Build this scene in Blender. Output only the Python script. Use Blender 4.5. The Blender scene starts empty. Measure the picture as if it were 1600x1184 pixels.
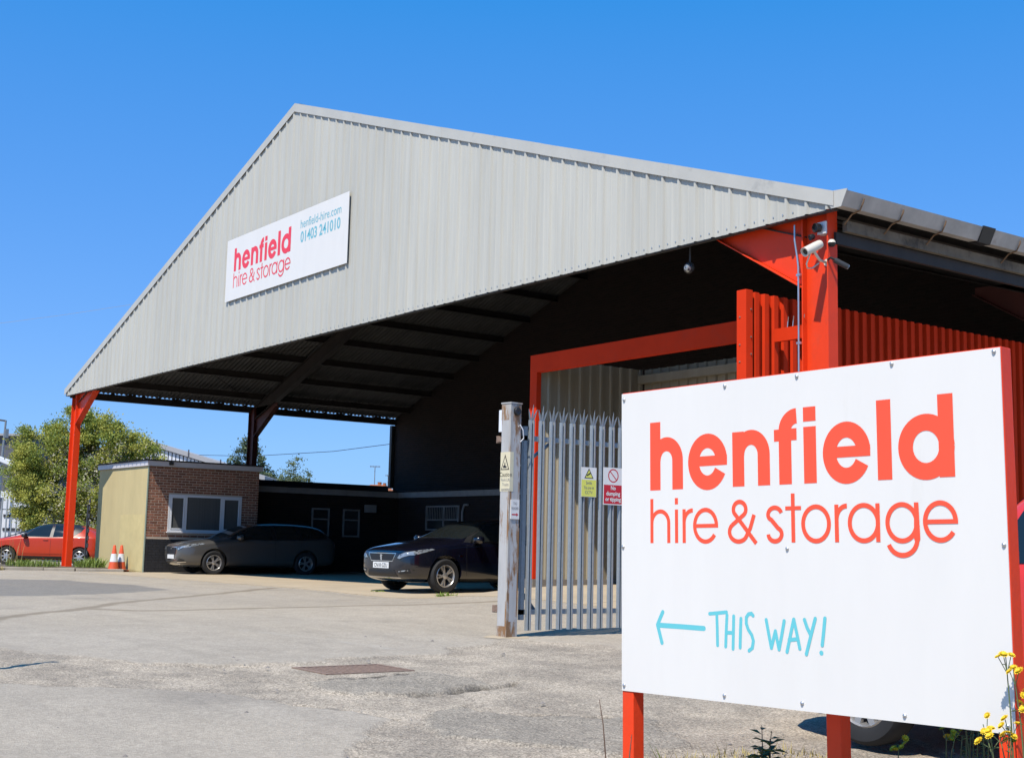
import bpy, bmesh, math, random
import numpy as np
from mathutils import Vector, Matrix, Quaternion
from mathutils.bvhtree import BVHTree
random.seed(7); rng = np.random.default_rng(7)
S = bpy.context.scene
COL = S.collection
R = math.radians

# ------------------------------------------------------------------ camera, sky, sun, exposure
cam_d = bpy.data.cameras.new('camera'); cam = bpy.data.objects.new('camera', cam_d); COL.objects.link(cam)
cam_d.sensor_fit = 'HORIZONTAL'; cam_d.sensor_width = 36.0; cam_d.lens = 2038.2 / 1600 * 36
cam_d.clip_start = 0.1; cam_d.clip_end = 3000
_F = Vector((-0.80213549, 0.58377387, 0.12564522)); _R = Vector((0.59066562, 0.80657836, 0.02335533)); _U = _R.cross(_F)
_m = Matrix((( _R.x, _U.x, -_F.x, 40.3219), (_R.y, _U.y, -_F.y, -12.5212), (_R.z, _U.z, -_F.z, 1.0147), (0, 0, 0, 1)))
cam.matrix_world = _m
S.camera = cam
LIGHT = Vector((-0.44, 1.0, -1.72)).normalized()          # the way the sunlight travels
EL = math.asin(-LIGHT.z); AZ = math.atan2(-LIGHT.x, -LIGHT.y)
W = bpy.data.worlds.new('World'); S.world = W; W.use_nodes = True
nt = W.node_tree; nt.nodes.clear()
sky = nt.nodes.new('ShaderNodeTexSky'); sky.sky_type = 'NISHITA'; sky.sun_disc = False
sky.sun_elevation = EL; sky.sun_rotation = AZ; sky.altitude = 0; sky.air_density = 1.0; sky.dust_density = 0.0; sky.ozone_density = 1.0
hs = nt.nodes.new('ShaderNodeHueSaturation'); hs.inputs['Saturation'].default_value = 1.55; hs.inputs['Value'].default_value = 1.0
bg = nt.nodes.new('ShaderNodeBackground'); bg.inputs['Strength'].default_value = 0.10
wo = nt.nodes.new('ShaderNodeOutputWorld')
gmn = nt.nodes.new('ShaderNodeGamma'); gmn.inputs[1].default_value = 0.40
tint = nt.nodes.new('ShaderNodeMix'); tint.data_type = 'RGBA'; tint.blend_type = 'MULTIPLY'; tint.inputs[0].default_value = 1.0; tint.inputs[7].default_value = (1.25, 2.18, 3.98, 1)
nt.links.new(sky.outputs[0], hs.inputs['Color']); nt.links.new(hs.outputs[0], gmn.inputs[0]); nt.links.new(gmn.outputs[0], tint.inputs[6]); nt.links.new(tint.outputs[2], bg.inputs[0]); nt.links.new(bg.outputs[0], wo.inputs[0])
sun_d = bpy.data.lights.new('sun', 'SUN'); sun_d.energy = 4.8; sun_d.angle = R(0.53); sun_d.color = (1.0, 0.935, 0.835)
sun = bpy.data.objects.new('sun', sun_d); COL.objects.link(sun); sun.rotation_euler = LIGHT.to_track_quat('-Z', 'Y').to_euler()
sun.location = (10, -20, 30)
S.view_settings.view_transform = 'Standard'; S.view_settings.look = 'None'; S.view_settings.gamma = 1.0
S.view_settings.exposure = 0.25; S.view_settings.use_curve_mapping = False
S.render.engine = 'CYCLES'
S.cycles.use_denoising = True
S.cycles.use_adaptive_sampling = True; S.cycles.adaptive_threshold = 0.02
S.cycles.max_bounces = 6; S.cycles.diffuse_bounces = 1; S.cycles.glossy_bounces = 3; S.cycles.transmission_bounces = 4; S.cycles.transparent_max_bounces = 8

# ------------------------------------------------------------------ materials
MATS = {}
def lin(c):
    return tuple(((v / 255) / 12.92 if v / 255 <= 0.04045 else ((v / 255 + 0.055) / 1.055) ** 2.4) for v in c)
def mat(name, col, rough=0.6, metal=0.0, var=0.12, scale=4.0, bump=0.0, bscale=60.0, coat=0.0, spec=0.5, rand=0.0, stretch=None, col2=None, thr=0.55, soft=0.12, scale2=2.5):
    m = bpy.data.materials.new(name); m.use_nodes = True; n = m.node_tree.nodes; l = m.node_tree.links
    b = n['Principled BSDF']; b.inputs['Roughness'].default_value = rough; b.inputs['Metallic'].default_value = metal
    b.inputs['Specular IOR Level'].default_value = spec
    b.inputs['Coat Weight'].default_value = coat; b.inputs['Coat Roughness'].default_value = 0.04
    tc = n.new('ShaderNodeTexCoord'); mp = n.new('ShaderNodeMapping'); l.new(tc.outputs['Object'], mp.inputs[0])
    if stretch: mp.inputs['Scale'].default_value = stretch
    no = n.new('ShaderNodeTexNoise'); no.inputs['Scale'].default_value = scale; no.inputs['Detail'].default_value = 6; no.inputs['Roughness'].default_value = 0.65
    l.new(mp.outputs[0], no.inputs['Vector'])
    mr = n.new('ShaderNodeMapRange'); mr.inputs[1].default_value = 0.25; mr.inputs[2].default_value = 0.75; mr.inputs[3].default_value = 1 - var; mr.inputs[4].default_value = 1 + var
    l.new(no.outputs['Fac'], mr.inputs[0])
    val = mr.outputs[0]
    if rand:
        oi = n.new('ShaderNodeObjectInfo'); r2 = n.new('ShaderNodeMapRange'); r2.inputs[3].default_value = 1 - rand; r2.inputs[4].default_value = 1 + rand
        l.new(oi.outputs['Random'], r2.inputs[0]); mu = n.new('ShaderNodeMath'); mu.operation = 'MULTIPLY'; l.new(val, mu.inputs[0]); l.new(r2.outputs[0], mu.inputs[1]); val = mu.outputs[0]
    mx = n.new('ShaderNodeMix'); mx.data_type = 'RGBA'; mx.blend_type = 'MULTIPLY'; mx.inputs[0].default_value = 1.0
    mx.inputs[6].default_value = (*col, 1)
    l.new(val, mx.inputs[7]); out = mx.outputs[2]
    if col2:
        n2 = n.new('ShaderNodeTexNoise'); n2.inputs['Scale'].default_value = scale2; n2.inputs['Detail'].default_value = 8; n2.inputs['Roughness'].default_value = 0.7; l.new(mp.outputs[0], n2.inputs['Vector'])
        m2 = n.new('ShaderNodeMapRange'); m2.inputs[1].default_value = thr; m2.inputs[2].default_value = thr + soft; l.new(n2.outputs['Fac'], m2.inputs[0])
        x2 = n.new('ShaderNodeMix'); x2.data_type = 'RGBA'; l.new(m2.outputs[0], x2.inputs[0]); l.new(out, x2.inputs[6]); x2.inputs[7].default_value = (*col2, 1); out = x2.outputs[2]
    l.new(out, b.inputs['Base Color'])
    if bump:
        nb = n.new('ShaderNodeTexNoise'); nb.inputs['Scale'].default_value = bscale; nb.inputs['Detail'].default_value = 5; l.new(tc.outputs['Object'], nb.inputs['Vector'])
        bp = n.new('ShaderNodeBump'); bp.inputs['Strength'].default_value = bump; bp.inputs['Distance'].default_value = 0.02; l.new(nb.outputs['Fac'], bp.inputs['Height']); l.new(bp.outputs[0], b.inputs['Normal'])
    MATS[name] = m
    return m
M_CLAD = mat('grey_profiled_sheet', (0.490, 0.475, 0.415), 0.5, 0, 0.09, 1.2, 0, stretch=(6, 6, 0.35), rand=0.035, col2=(0.43, 0.415, 0.365), thr=0.56, soft=0.22, scale2=1.0, spec=0.35)
M_TRIM = mat('grey_trim', (0.475, 0.46, 0.41), 0.5, 0, 0.08, 2, col2=(0.36, 0.35, 0.32), thr=0.6, soft=0.15)
M_RED = mat('red_paint', (0.79, 0.052, 0.009), 0.45, 0, 0.09, 2, bump=0.08, bscale=40, spec=0.3, col2=(0.60, 0.060, 0.022), thr=0.56, soft=0.2, scale2=1.7)
M_REDWALL = mat('red_sheet', (0.66, 0.038, 0.007), 0.7, 0, 0.09, 2, spec=0.12, col2=(0.54, 0.045, 0.018), thr=0.58, soft=0.18, scale2=1.5)
M_ROOFU = mat('weathered_shaded_roof_sheet', (0.085, 0.082, 0.078), 0.85, 0, 0.3, 1.0, stretch=(1, 3, 1))  # weathered mottling; base tone lowered to stand in for shade under the roof
M_STEEL = mat('dark_steel', (0.030, 0.024, 0.021), 0.7, 0, 0.3, 3)
M_GUTTER = mat('gutter_grey', (0.40, 0.37, 0.335), 0.7, 0, 0.2, 3, col2=(0.24, 0.19, 0.15), thr=0.58, soft=0.15)
M_EAVE = mat('weathered_eave', (0.16, 0.13, 0.095), 0.85, 0, 0.3, 4, col2=(0.06, 0.05, 0.04), thr=0.52, soft=0.12)
M_REDSHADE = mat('shaded_red_paint', (0.085, 0.016, 0.010), 0.6, 0, 0.2, 3)  # the red column paint, darkened to imitate shade on the inner frame
M_BRACKET = mat('rusty_bracket', (0.20, 0.12, 0.065), 0.8, 0, 0.3, 20)
M_BRICK = mat('brick', (0.245, 0.105, 0.062), 0.85, 0, 0.22, 14, bump=0.3, bscale=80, rand=0.32)
M_MORTAR = mat('mortar', (0.56, 0.45, 0.35), 0.95, 0, 0.15, 20, bump=0.3, bscale=120)
M_RENDER = mat('beige_render', (0.53, 0.43, 0.215), 0.9, 0, 0.10, 1.6, bump=0.15, bscale=50, stretch=(1, 1, 0.4), col2=(0.47, 0.385, 0.20), thr=0.56, soft=0.2, scale2=1.1)
M_PATCH = mat('beige_render_patch', (0.56, 0.455, 0.215), 0.9, 0, 0.12, 2.5, bump=0.15, bscale=50)
M_BLACKP = mat('black_painted_brick', (0.022, 0.022, 0.025), 0.75, 0, 0.35, 8, bump=0.2, bscale=60)
M_SHADEWHITE = mat('shaded_white_paint', (0.30, 0.285, 0.27), 0.6, 0, 0.2, 3)  # white trim of the back range, with canopy shade put into its colour
M_FELT = mat('roof_felt', (0.018, 0.018, 0.019), 0.9, 0, 0.3, 5)
M_UPVC = mat('white_upvc', (0.72, 0.73, 0.75), 0.35, 0, 0.04, 4)
M_FASCIA = mat('white_fascia', (0.58, 0.56, 0.58), 0.5, 0, 0.08, 4)
M_GLASS = mat('window_glass', (0.035, 0.037, 0.036), 0.06, 0, 0.1, 2, spec=0.6)
M_BLINDS = mat('glass_over_vertical_blinds', (0.115, 0.115, 0.108), 0.12, 0, 0.16, 3.0, stretch=(1, 14, 0.05), spec=0.6)
M_BLIND = mat('dark_blind', (0.05, 0.05, 0.048), 0.8, 0, 0.1, 3)
M_WHITE = mat('white_board', (0.745, 0.715, 0.665), 0.4, 0, 0.03, 1.2, col2=(0.68, 0.65, 0.59), thr=0.60, soft=0.2, scale2=1.4, stretch=(2.5, 2.5, 0.5), bump=0.02, bscale=3)
M_PRINT = mat('red_print', (0.92, 0.088, 0.036), 0.5, 0, 0.02, 3)
M_PRINT2 = mat('pink_red_print', (0.80, 0.050, 0.075), 0.5, 0, 0.02, 3)
M_TEAL = mat('teal_print', (0.13, 0.53, 0.58), 0.5, 0, 0.02, 3)
M_TEAL2 = mat('faded_teal_print', (0.16, 0.46, 0.54), 0.5, 0, 0.02, 3)
M_GALV = mat('galvanised_steel', (0.345, 0.372, 0.382), 0.5, 0.45, 0.12, 25)
M_GALVD = mat('galvanised_rail', (0.24, 0.27, 0.295), 0.55, 0.4, 0.15, 20)
M_POST = mat('chipped_white_post', (0.43, 0.42, 0.405), 0.6, 0, 0.14, 5, col2=(0.24, 0.125, 0.055), thr=0.53, soft=0.07, stretch=(1.6, 1.6, 0.40), scale2=3.2)
M_POSTR = mat('rusting_white_post', (0.40, 0.385, 0.36), 0.7, 0, 0.16, 6, col2=(0.25, 0.135, 0.06), thr=0.455, soft=0.09, stretch=(2.2, 2.2, 0.5), scale2=4.5)
M_RUST = mat('rust', (0.23, 0.155, 0.115), 0.9, 0, 0.35, 25, bump=0.4, bscale=60)
M_BLACK = mat('black_plastic', (0.012, 0.012, 0.013), 0.45, 0, 0.1, 6)
M_DARK = mat('dark_grey_plastic', (0.04, 0.04, 0.042), 0.5, 0, 0.1, 6)
M_CAMW = mat('cream_plastic', (0.66, 0.60, 0.50), 0.4, 0, 0.05, 8)
M_ZINC = mat('zinc', (0.55, 0.55, 0.55), 0.3, 0.8, 0.1, 10)
M_YEL = mat('notice_yellow', (0.72, 0.70, 0.12), 0.5, 0, 0.04, 8)
M_YEL2 = mat('faded_yellow', (0.66, 0.59, 0.40), 0.5, 0, 0.06, 8)
M_NRED = mat('notice_red', (0.55, 0.012, 0.025), 0.45, 0, 0.04, 8)
M_INK = mat('black_ink', (0.02, 0.02, 0.02), 0.6, 0, 0.05, 8)
M_GREYINK = mat('grey_ink', (0.22, 0.22, 0.24), 0.6, 0, 0.05, 8)
M_CONE = mat('cone_orange', (0.70, 0.10, 0.03), 0.5, 0, 0.12, 9)
M_CONEW = mat('cone_white_sleeve', (0.72, 0.72, 0.74), 0.4, 0, 0.05, 9)
M_CONC = mat('concrete', (0.40, 0.35, 0.28), 0.9, 0, 0.18, 3, bump=0.3, bscale=60)
M_APRON = mat('tan_concrete_apron', (0.43, 0.345, 0.235), 0.9, 0, 0.14, 1.2, bump=0.3, bscale=50, col2=(0.36, 0.30, 0.22), thr=0.55, soft=0.2, scale2=0.8)
M_PLINTH = mat('concrete_plinth', (0.22, 0.195, 0.17), 0.9, 0, 0.2, 4, bump=0.3, bscale=60)
M_INT = mat('aged_sheet', (0.295, 0.255, 0.180), 0.65, 0.0, 0.14, 1.5, stretch=(4, 4, 0.4))
M_DBRICK = mat('shade_dark_brick', (0.075, 0.045, 0.034), 0.95, 0, 0.3, 9)  # brick colour lowered to imitate interior shade
M_FARWALL = mat('far_dark_cladding', (0.10, 0.10, 0.115), 0.7, 0, 0.1, 2)
M_FARROOF = mat('far_grey_roof', (0.34, 0.335, 0.34), 0.7, 0, 0.12, 0.6)
M_FARWHITE = mat('far_white_sheet', (0.66, 0.67, 0.70), 0.6, 0, 0.08, 1.0)
M_LEAF = mat('hawthorn_leaf', (0.40, 0.40, 0.070), 0.6, 0, 0.28, 1.3)
M_LEAF2 = mat('deep_green_leaf', (0.25, 0.30, 0.050), 0.6, 0, 0.3, 1.2)
M_LEAFD = mat('dark_conifer_leaf', (0.045, 0.075, 0.035), 0.7, 0, 0.4, 1.2)
M_LEAFG = mat('grey_green_leaf', (0.15, 0.19, 0.09), 0.7, 0, 0.35, 1.2)
M_BLOSSOM = mat('cream_blossom', (0.62, 0.57, 0.42), 0.7, 0, 0.15, 3)
M_BARK = mat('bark', (0.085, 0.065, 0.045), 0.95, 0, 0.3, 12, bump=0.4, bscale=30)
M_GRASS = mat('weed_green', (0.20, 0.27, 0.050), 0.6, 0, 0.35, 4)
M_DRYGRASS = mat('dry_grass', (0.34, 0.27, 0.10), 0.8, 0, 0.3, 4)
M_WEED = mat('dull_green_leaf', (0.10, 0.135, 0.045), 0.6, 0, 0.3, 9)
M_STEMB = mat('dry_brown_stem', (0.12, 0.075, 0.05), 0.8, 0, 0.3, 9)
M_FLOWER = mat('yellow_petal', (0.78, 0.52, 0.015), 0.6, 0, 0.15, 20)
M_TYRE = mat('tyre_rubber', (0.016, 0.016, 0.017), 0.85, 0, 0.2, 10)
M_ALLOY = mat('alloy', (0.52, 0.50, 0.48), 0.32, 0.75, 0.06, 10)
M_CHROME = mat('chrome', (0.75, 0.75, 0.76), 0.12, 1.0, 0.02, 10)
M_CARGLASS = mat('car_glass', (0.012, 0.015, 0.015), 0.03, 0, 0.05, 2, spec=0.8)
M_LAMP = mat('headlamp_glass', (0.33, 0.36, 0.39), 0.08, 0.4, 0.5, 14, coat=1.0, col2=(0.05, 0.05, 0.055), thr=0.52, soft=0.05, scale2=11)
M_PLATE = mat('number_plate_white', (0.74, 0.74, 0.72), 0.4, 0, 0.02, 5)
M_TAIL = mat('tail_lamp_red', (0.35, 0.01, 0.01), 0.15, 0, 0.1, 20, coat=1.0)
def leafy_mat(m, amt):
    n = m.node_tree.nodes; l = m.node_tree.links; b = n['Principled BSDF']; o = n['Material Output']; t = n.new('ShaderNodeBsdfTranslucent'); x = n.new('ShaderNodeMixShader'); x.inputs[0].default_value = amt
    l.new(b.inputs['Base Color'].links[0].from_socket, t.inputs['Color']); l.new(b.outputs[0], x.inputs[1]); l.new(t.outputs[0], x.inputs[2]); l.new(x.outputs[0], o.inputs['Surface'])
for m_ in (M_LEAF, M_LEAF2, M_LEAFD, M_LEAFG, M_GRASS, M_BLOSSOM): leafy_mat(m_, 0.30)
def carpaint(name, col, metal=0.0, coat=0.7):
    return mat(name, col, 0.34, metal, 0.03, 2, coat=coat, spec=0.35)
M_NAVY = mat('navy_paint', (0.0030, 0.0036, 0.0100), 0.22, 0.0, 0.03, 2, coat=1.0, spec=0.5)
M_GREYC = mat('graphite_paint', (0.082, 0.078, 0.073), 0.36, 0.25, 0.03, 2, coat=0.8, spec=0.35)
M_REDC = carpaint('orange_red_paint', (0.46, 0.036, 0.006), 0.0, 0.35)
M_REDV = carpaint('bright_red_paint', (0.66, 0.035, 0.022), 0.0)

# ------------------------------------------------------------------ mesh helpers
def setp(o, label=None, cat=None, group=None, kind=None):
    if label: o['label'] = label
    if cat: o['category'] = cat
    if group: o['group'] = group
    if kind: o['kind'] = kind
    return o
def empty(name, loc, label, cat, group=None, rotz=0.0):
    o = bpy.data.objects.new(name, None); COL.objects.link(o); o.location = loc; o.rotation_euler = (0, 0, rotz); o.empty_display_size = 0.2
    return setp(o, label, cat, group)
def link(name, me, mats, parent=None, smooth=None, local=False):
    if not isinstance(mats, (list, tuple)): mats = [mats]
    if len(me.materials) == 0:
        for m in mats: me.materials.append(m)
    o = bpy.data.objects.new(name, me); COL.objects.link(o)
    if parent is not None:
        o.parent = parent
        if not local:                                     # vertices were given in world coordinates
            b = Vector(parent.location)
            if parent.parent is not None: b = Vector((0, 0, 0))   # a part already sits at the world origin
            o.location = -b
    if smooth is not None:
        if smooth is True:
            me.shade_smooth()
        else:
            me.shade_smooth(); me.set_sharp_from_angle(angle=R(smooth))
    return o
class MB:
    def __init__(s): s.v = []; s.f = []; s.mi = []
    def add(s, vs, fs, mi=0):
        b = len(s.v); s.v += [tuple(v) for v in vs]; s.f += [tuple(i + b for i in f) for f in fs]; s.mi += [mi] * len(fs); return s
    def box(s, a, b, mi=0):
        (x0, y0, z0), (x1, y1, z1) = a, b
        x0, x1 = min(x0, x1), max(x0, x1); y0, y1 = min(y0, y1), max(y0, y1); z0, z1 = min(z0, z1), max(z0, z1)
        return s.add([(x0, y0, z0), (x1, y0, z0), (x1, y1, z0), (x0, y1, z0), (x0, y0, z1), (x1, y0, z1), (x1, y1, z1), (x0, y1, z1)],
                     [(3, 2, 1, 0), (4, 5, 6, 7), (0, 1, 5, 4), (1, 2, 6, 5), (2, 3, 7, 6), (3, 0, 4, 7)], mi)
    def prism(s, poly, d, mi=0):                          # poly: list of 3-D points (counter-clockwise seen from -d), extruded by d
        n = len(poly); p = [Vector(q) for q in poly]; d = Vector(d)
        return s.add(p + [q + d for q in p], [tuple(range(n - 1, -1, -1))[::-1][::-1], tuple(range(n, 2 * n))] + [(i, (i + 1) % n, (i + 1) % n + n, i + n) for i in range(n)], mi)
    def tube(s, pts, r, n=8, mi=0, cap=True):
        pts = [Vector(p) for p in pts]; rs = r if isinstance(r, (list, tuple)) else [r] * len(pts)
        rings = []; up = None
        for i, p in enumerate(pts):
            t = (pts[min(i + 1, len(pts) - 1)] - pts[max(i - 1, 0)]).normalized()
            if up is None: up = t.orthogonal().normalized()
            a = (up - t * up.dot(t)); a = a.normalized() if a.length > 1e-6 else t.orthogonal().normalized(); up = a; b = t.cross(a)
            rings.append([p + (a * math.cos(2 * math.pi * k / n) + b * math.sin(2 * math.pi * k / n)) * rs[i] for k in range(n)])
        vs = [v for rg in rings for v in rg]; fs = []
        for i in range(len(pts) - 1):
            for k in range(n): fs.append((i * n + k, i * n + (k + 1) % n, (i + 1) * n + (k + 1) % n, (i + 1) * n + k))
        if cap: fs += [tuple(range(n - 1, -1, -1)), tuple((len(pts) - 1) * n + k for k in range(n))]
        return s.add(vs, fs, mi)
    def lathe(s, prof, origin, axis, n=24, mi=0):         # prof: (radius, height along axis)
        a = Vector(axis).normalized(); u = a.orthogonal().normalized(); w = a.cross(u); o = Vector(origin); vs = []
        for (r, h) in prof:
            for k in range(n):
                t = 2 * math.pi * k / n; vs.append(o + a * h + (u * math.cos(t) + w * math.sin(t)) * r)
        fs = [(i * n + k, i * n + (k + 1) % n, (i + 1) * n + (k + 1) % n, (i + 1) * n + k) for i in range(len(prof) - 1) for k in range(n)]
        return s.add(vs, fs, mi)
    def mesh(s, name):
        me = bpy.data.meshes.new(name); me.from_pydata([tuple(v) for v in s.v], [], s.f)
        if any(s.mi): me.polygons.foreach_set('material_index', s.mi)
        me.update(); return me
    def build(s, name, mats, parent=None, smooth=None, local=False, fix=True):
        me = s.mesh(name)
        if fix:
            bm = bmesh.new(); bm.from_mesh(me); bmesh.ops.recalc_face_normals(bm, faces=bm.faces); bm.to_mesh(me); bm.free()
        return link(name, me, mats, parent, smooth, local)
def bevelled(o, w=0.006, seg=2):
    md = o.modifiers.new('bevel', 'BEVEL'); md.width = w; md.segments = seg; md.limit_method = 'ANGLE'; md.angle_limit = R(40); return o
def ibeam_mb(mb, a, b, up, depth, width, tw=0.012, tf=0.018, mi=0):
    """I-section from a to b; 'up' is the direction of the section depth."""
    a = Vector(a); b = Vector(b); t = (b - a).normalized(); up = Vector(up); up = (up - t * up.dot(t)).normalized(); s_ = t.cross(up)
    def bar(c0, hu, hs):
        vs = []
        for e in (a, b):
            for (i, j) in ((-1, -1), (1, -1), (1, 1), (-1, 1)): vs.append(e + up * (c0 + i * hu) + s_ * (j * hs))
        mb.add(vs, [(0, 1, 2, 3), (7, 6, 5, 4), (0, 4, 5, 1), (1, 5, 6, 2), (2, 6, 7, 3), (3, 7, 4, 0)], mi)
    bar(0, depth / 2 - tf, tw / 2); bar(depth / 2 - tf / 2, tf / 2, width / 2); bar(-depth / 2 + tf / 2, tf / 2, width / 2)

# ------------------------------------------------------------------ ground
GP = np.array([(0, 0, 0), (3.8, 1.2, -.03), (5.1, 2.9, -.026), (9.5, 2.9, 0), (13.4, 2.87, .03), (18.2, 2.84, .075), (18.2, 0, .04), (22.3, .9, .285), (20.5, .5, .05), (21.4, .1, .09), (21.2, 1.1, .14), (20.4, 3, .09), (23.2, -1.2, .11), (19.6, 1.1, .05), (22.4, 2.7, .33), (25.5, 1.5, .27),
    (28.4, -3.9, 0), (28.45, -2.2, 0.0), (28.45, -.8, .03), (25, -1.8, .10), (29.6, 0, .06), (31, -7, -.10), (29, -9, -.07), (34.8, -5.7, -.2), (35.3, -8.1, -.2), (37.4, -8, -.2), (40, -12, -.22),
    (20, -5, 0), (10, -5, 0), (0, -6, 0), (-7, 1.6, -.10), (-20, 0, -.1), (10, 8, .03), (18, 8, .12), (25, 8, .33), (0, 10, 0), (30, 12, .2), (45, -5, -.2), (30, -20, -.1), (0, -20, 0), (45, 10, -.1), (-20, 20, -.1), (-20, -20, -.05), (50, -25, -.2)], float)
def _tps(r2): return np.where(r2 > 1e-12, r2 * np.log(r2 + 1e-12), 0) * 0.5
_n = len(GP); _K = _tps(((GP[:, None, :2] - GP[None, :, :2]) ** 2).sum(-1)) + np.eye(_n) * 0.6
_P = np.c_[np.ones(_n), GP[:, :2]]; _A = np.block([[_K, _P], [_P.T, np.zeros((3, 3))]])
_w = np.linalg.solve(_A, np.r_[GP[:, 2], 0, 0, 0])
def gnd(x, y):
    x = np.asarray(x, float); y = np.asarray(y, float); sh = x.shape; q = np.c_[x.ravel(), y.ravel()]
    z = _tps(((q[:, None, :] - GP[None, :, :2]) ** 2).sum(-1)) @ _w[:_n] + _w[_n] + q @ _w[_n + 1:]
    d = np.maximum(np.maximum(-18 - q[:, 0], q[:, 0] - 46), np.maximum(-22 - q[:, 1], q[:, 1] - 16)); f = np.clip(1 - d / 25, 0, 1); f = f * f * (3 - 2 * f)
    return (np.clip(z, -.26, .36) * f - 0.1 * (1 - f)).reshape(sh)
def g(x, y): return float(gnd(np.array([x]), np.array([y]))[0])
def axis(spans):
    out = []
    for a, b, st in spans: out += list(np.arange(a, b - 1e-6, st))
    return np.array(out + [spans[-1][1]])
gx = np.r_[-900, -500, -260, -140, axis([(-80, -20, 6), (-20, 4, 0.8), (4, 26, 0.2), (26, 28.5, 0.06), (28.5, 36.5, 0.032), (36.5, 46, 0.4), (46, 80, 5)]), 140, 260, 500, 900]
gy = np.r_[-900, -500, -260, -140, axis([(-80, -22, 6), (-22, -11.5, 0.5), (-11.5, -9.6, 0.06), (-9.6, -5, 0.032), (-5, -3.6, 0.06), (-3.6, 5, 0.15), (5, 20, 0.6), (20, 80, 6)]), 140, 260, 500, 900]
XX, YY = np.meshgrid(gx, gy, indexing='ij')
ZZ = gnd(XX, YY)
def vnoise(x, y, s, seed):                                # smooth value noise
    r = np.random.default_rng(seed); T = r.random((256, 256)); u = x / s; v = y / s; i = np.floor(u).astype(int); j = np.floor(v).astype(int); fu = u - i; fv = v - j
    fu = fu * fu * (3 - 2 * fu); fv = fv * fv * (3 - 2 * fv); i &= 255; j &= 255; i1 = (i + 1) & 255; j1 = (j + 1) & 255
    return (T[i, j] * (1 - fu) + T[i1, j] * fu) * (1 - fv) + (T[i, j1] * (1 - fu) + T[i1, j1] * fu) * fv
def seg_dist(x, y, pl):
    """distance to a polyline, and the side of it (+1 = left of its run)"""
    best = np.full(x.shape, 1e9); side = np.zeros(x.shape); tt = np.zeros(x.shape); L = 0
    for (ax, ay), (bx, by) in zip(pl[:-1], pl[1:]):
        dx, dy = bx - ax, by - ay; q = dx * dx + dy * dy; t = np.clip(((x - ax) * dx + (y - ay) * dy) / q, 0, 1)
        d = np.hypot(x - ax - t * dx, y - ay - t * dy); m = d < best
        best = np.where(m, d, best); side = np.where(m, np.sign(dx * (y - ay) - dy * (x - ax)), side)
    return best, side
def inpoly(x, y, pl):
    c = np.zeros(x.shape, bool); n = len(pl)
    for i in range(n):
        (x0, y0), (x1, y1) = pl[i], pl[(i + 1) % n]
        k = (y0 > y) != (y1 > y); c ^= k & (x < (x1 - x0) * (y - y0) / (y1 - y0 + 1e-12) + x0)
    return c
near = (XX > 25.9) & (XX < 36.6) & (YY > -11.6) & (YY < -3.5)
wob = (vnoise(XX, YY, 0.05, 21) - .5) * 0.05 + (vnoise(XX, YY, 0.13, 1) - .5) * 0.12 + (vnoise(XX, YY, 0.5, 2) - .5) * 0.22
wx = XX + wob; wy = YY + (vnoise(XX, YY, 0.15, 3) - .5) * 0.10 + (vnoise(XX, YY, 0.6, 4) - .5) * 0.2
# worn, gravelly surface between the smooth resurfaced areas
GRAVEL = [(26.0, -9.9), (29.2, -8.3), (29.7, -7.5), (29.5, -5.6), (28.6, -4.0), (29.7, -3.3), (33.0, -4.5), (36.6, -6.0), (36.6, -8.2), (34.8, -8.3), (33.8, -8.9), (33.3, -8.4), (32.6, -7.85), (32.1, -8.0), (31.7, -8.25), (31.2, -8.55), (30.6, -9.1), (30.1, -9.75), (29.0, -11.5), (27.0, -11.5)]
gravel = inpoly(wx, wy, GRAVEL).astype(float)
rough = (vnoise(XX, YY, 0.06, 5) - .5) * 0.010 + (vnoise(XX, YY, 0.17, 6) - .5) * 0.012 + (vnoise(XX, YY, 0.9, 7) - .5) * 0.03
ZZ = ZZ + np.where(near, rough * (0.25 + 0.75 * gravel), 0) + np.where(near, -0.016 * gravel, 0)
# raised slabs of an older patch with broken edges
OLD1 = [(30.9, -7.6), (30.76, -7.3), (30.66, -7.0), (30.66, -6.75), (30.64, -6.45), (31.2, -6.1), (31.58, -6.28), (31.64, -6.54), (31.69, -6.78), (31.77, -7.05), (31.76, -7.3), (31.35, -7.75)]
OLD2 = [(32.45, -7.35), (32.33, -7.09), (32.36, -6.98), (32.66, -6.9), (32.86, -6.6), (33.3, -6.2), (34.2, -6.6), (34.4, -7.3), (33.4, -7.9), (32.7, -7.6)]
old = inpoly(wx, wy, OLD1) | inpoly(wx, wy, OLD2)
ZZ = ZZ + np.where(near & old, 0.018, 0)
crack = np.zeros(XX.shape)
for pl, dep in (([(31.15, -7.9), (30.98, -7.7), (30.79, -7.3), (30.72, -7.01), (30.70, -6.77), (30.66, -6.4)], .03), ([(31.77, -7.25), (31.77, -7.05), (31.69, -6.78), (31.64, -6.54), (31.56, -6.15), (31.45, -5.9)], .05), ([(32.43, -7.40), (32.36, -7.09), (32.37, -6.98), (32.71, -6.92), (32.86, -6.6), (33.1, -6.3)], .045), ([(31.9, -8.1), (32.4, -7.95), (32.6, -7.85)], .03)):
    d, sd = seg_dist(wx, wy, pl); k_ = np.clip(2.6 * vnoise(XX, YY, 0.16, 11) - .55, 0, 1.5); p_ = np.exp(-(d / 0.035) ** 2) * k_
    ZZ = ZZ - np.where(near, dep * p_, 0); crack = np.maximum(crack, np.where(near, np.clip(p_ * 1.2, 0, 1), 0))
GZ0 = g(30.25, -6.82) - .006
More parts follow.
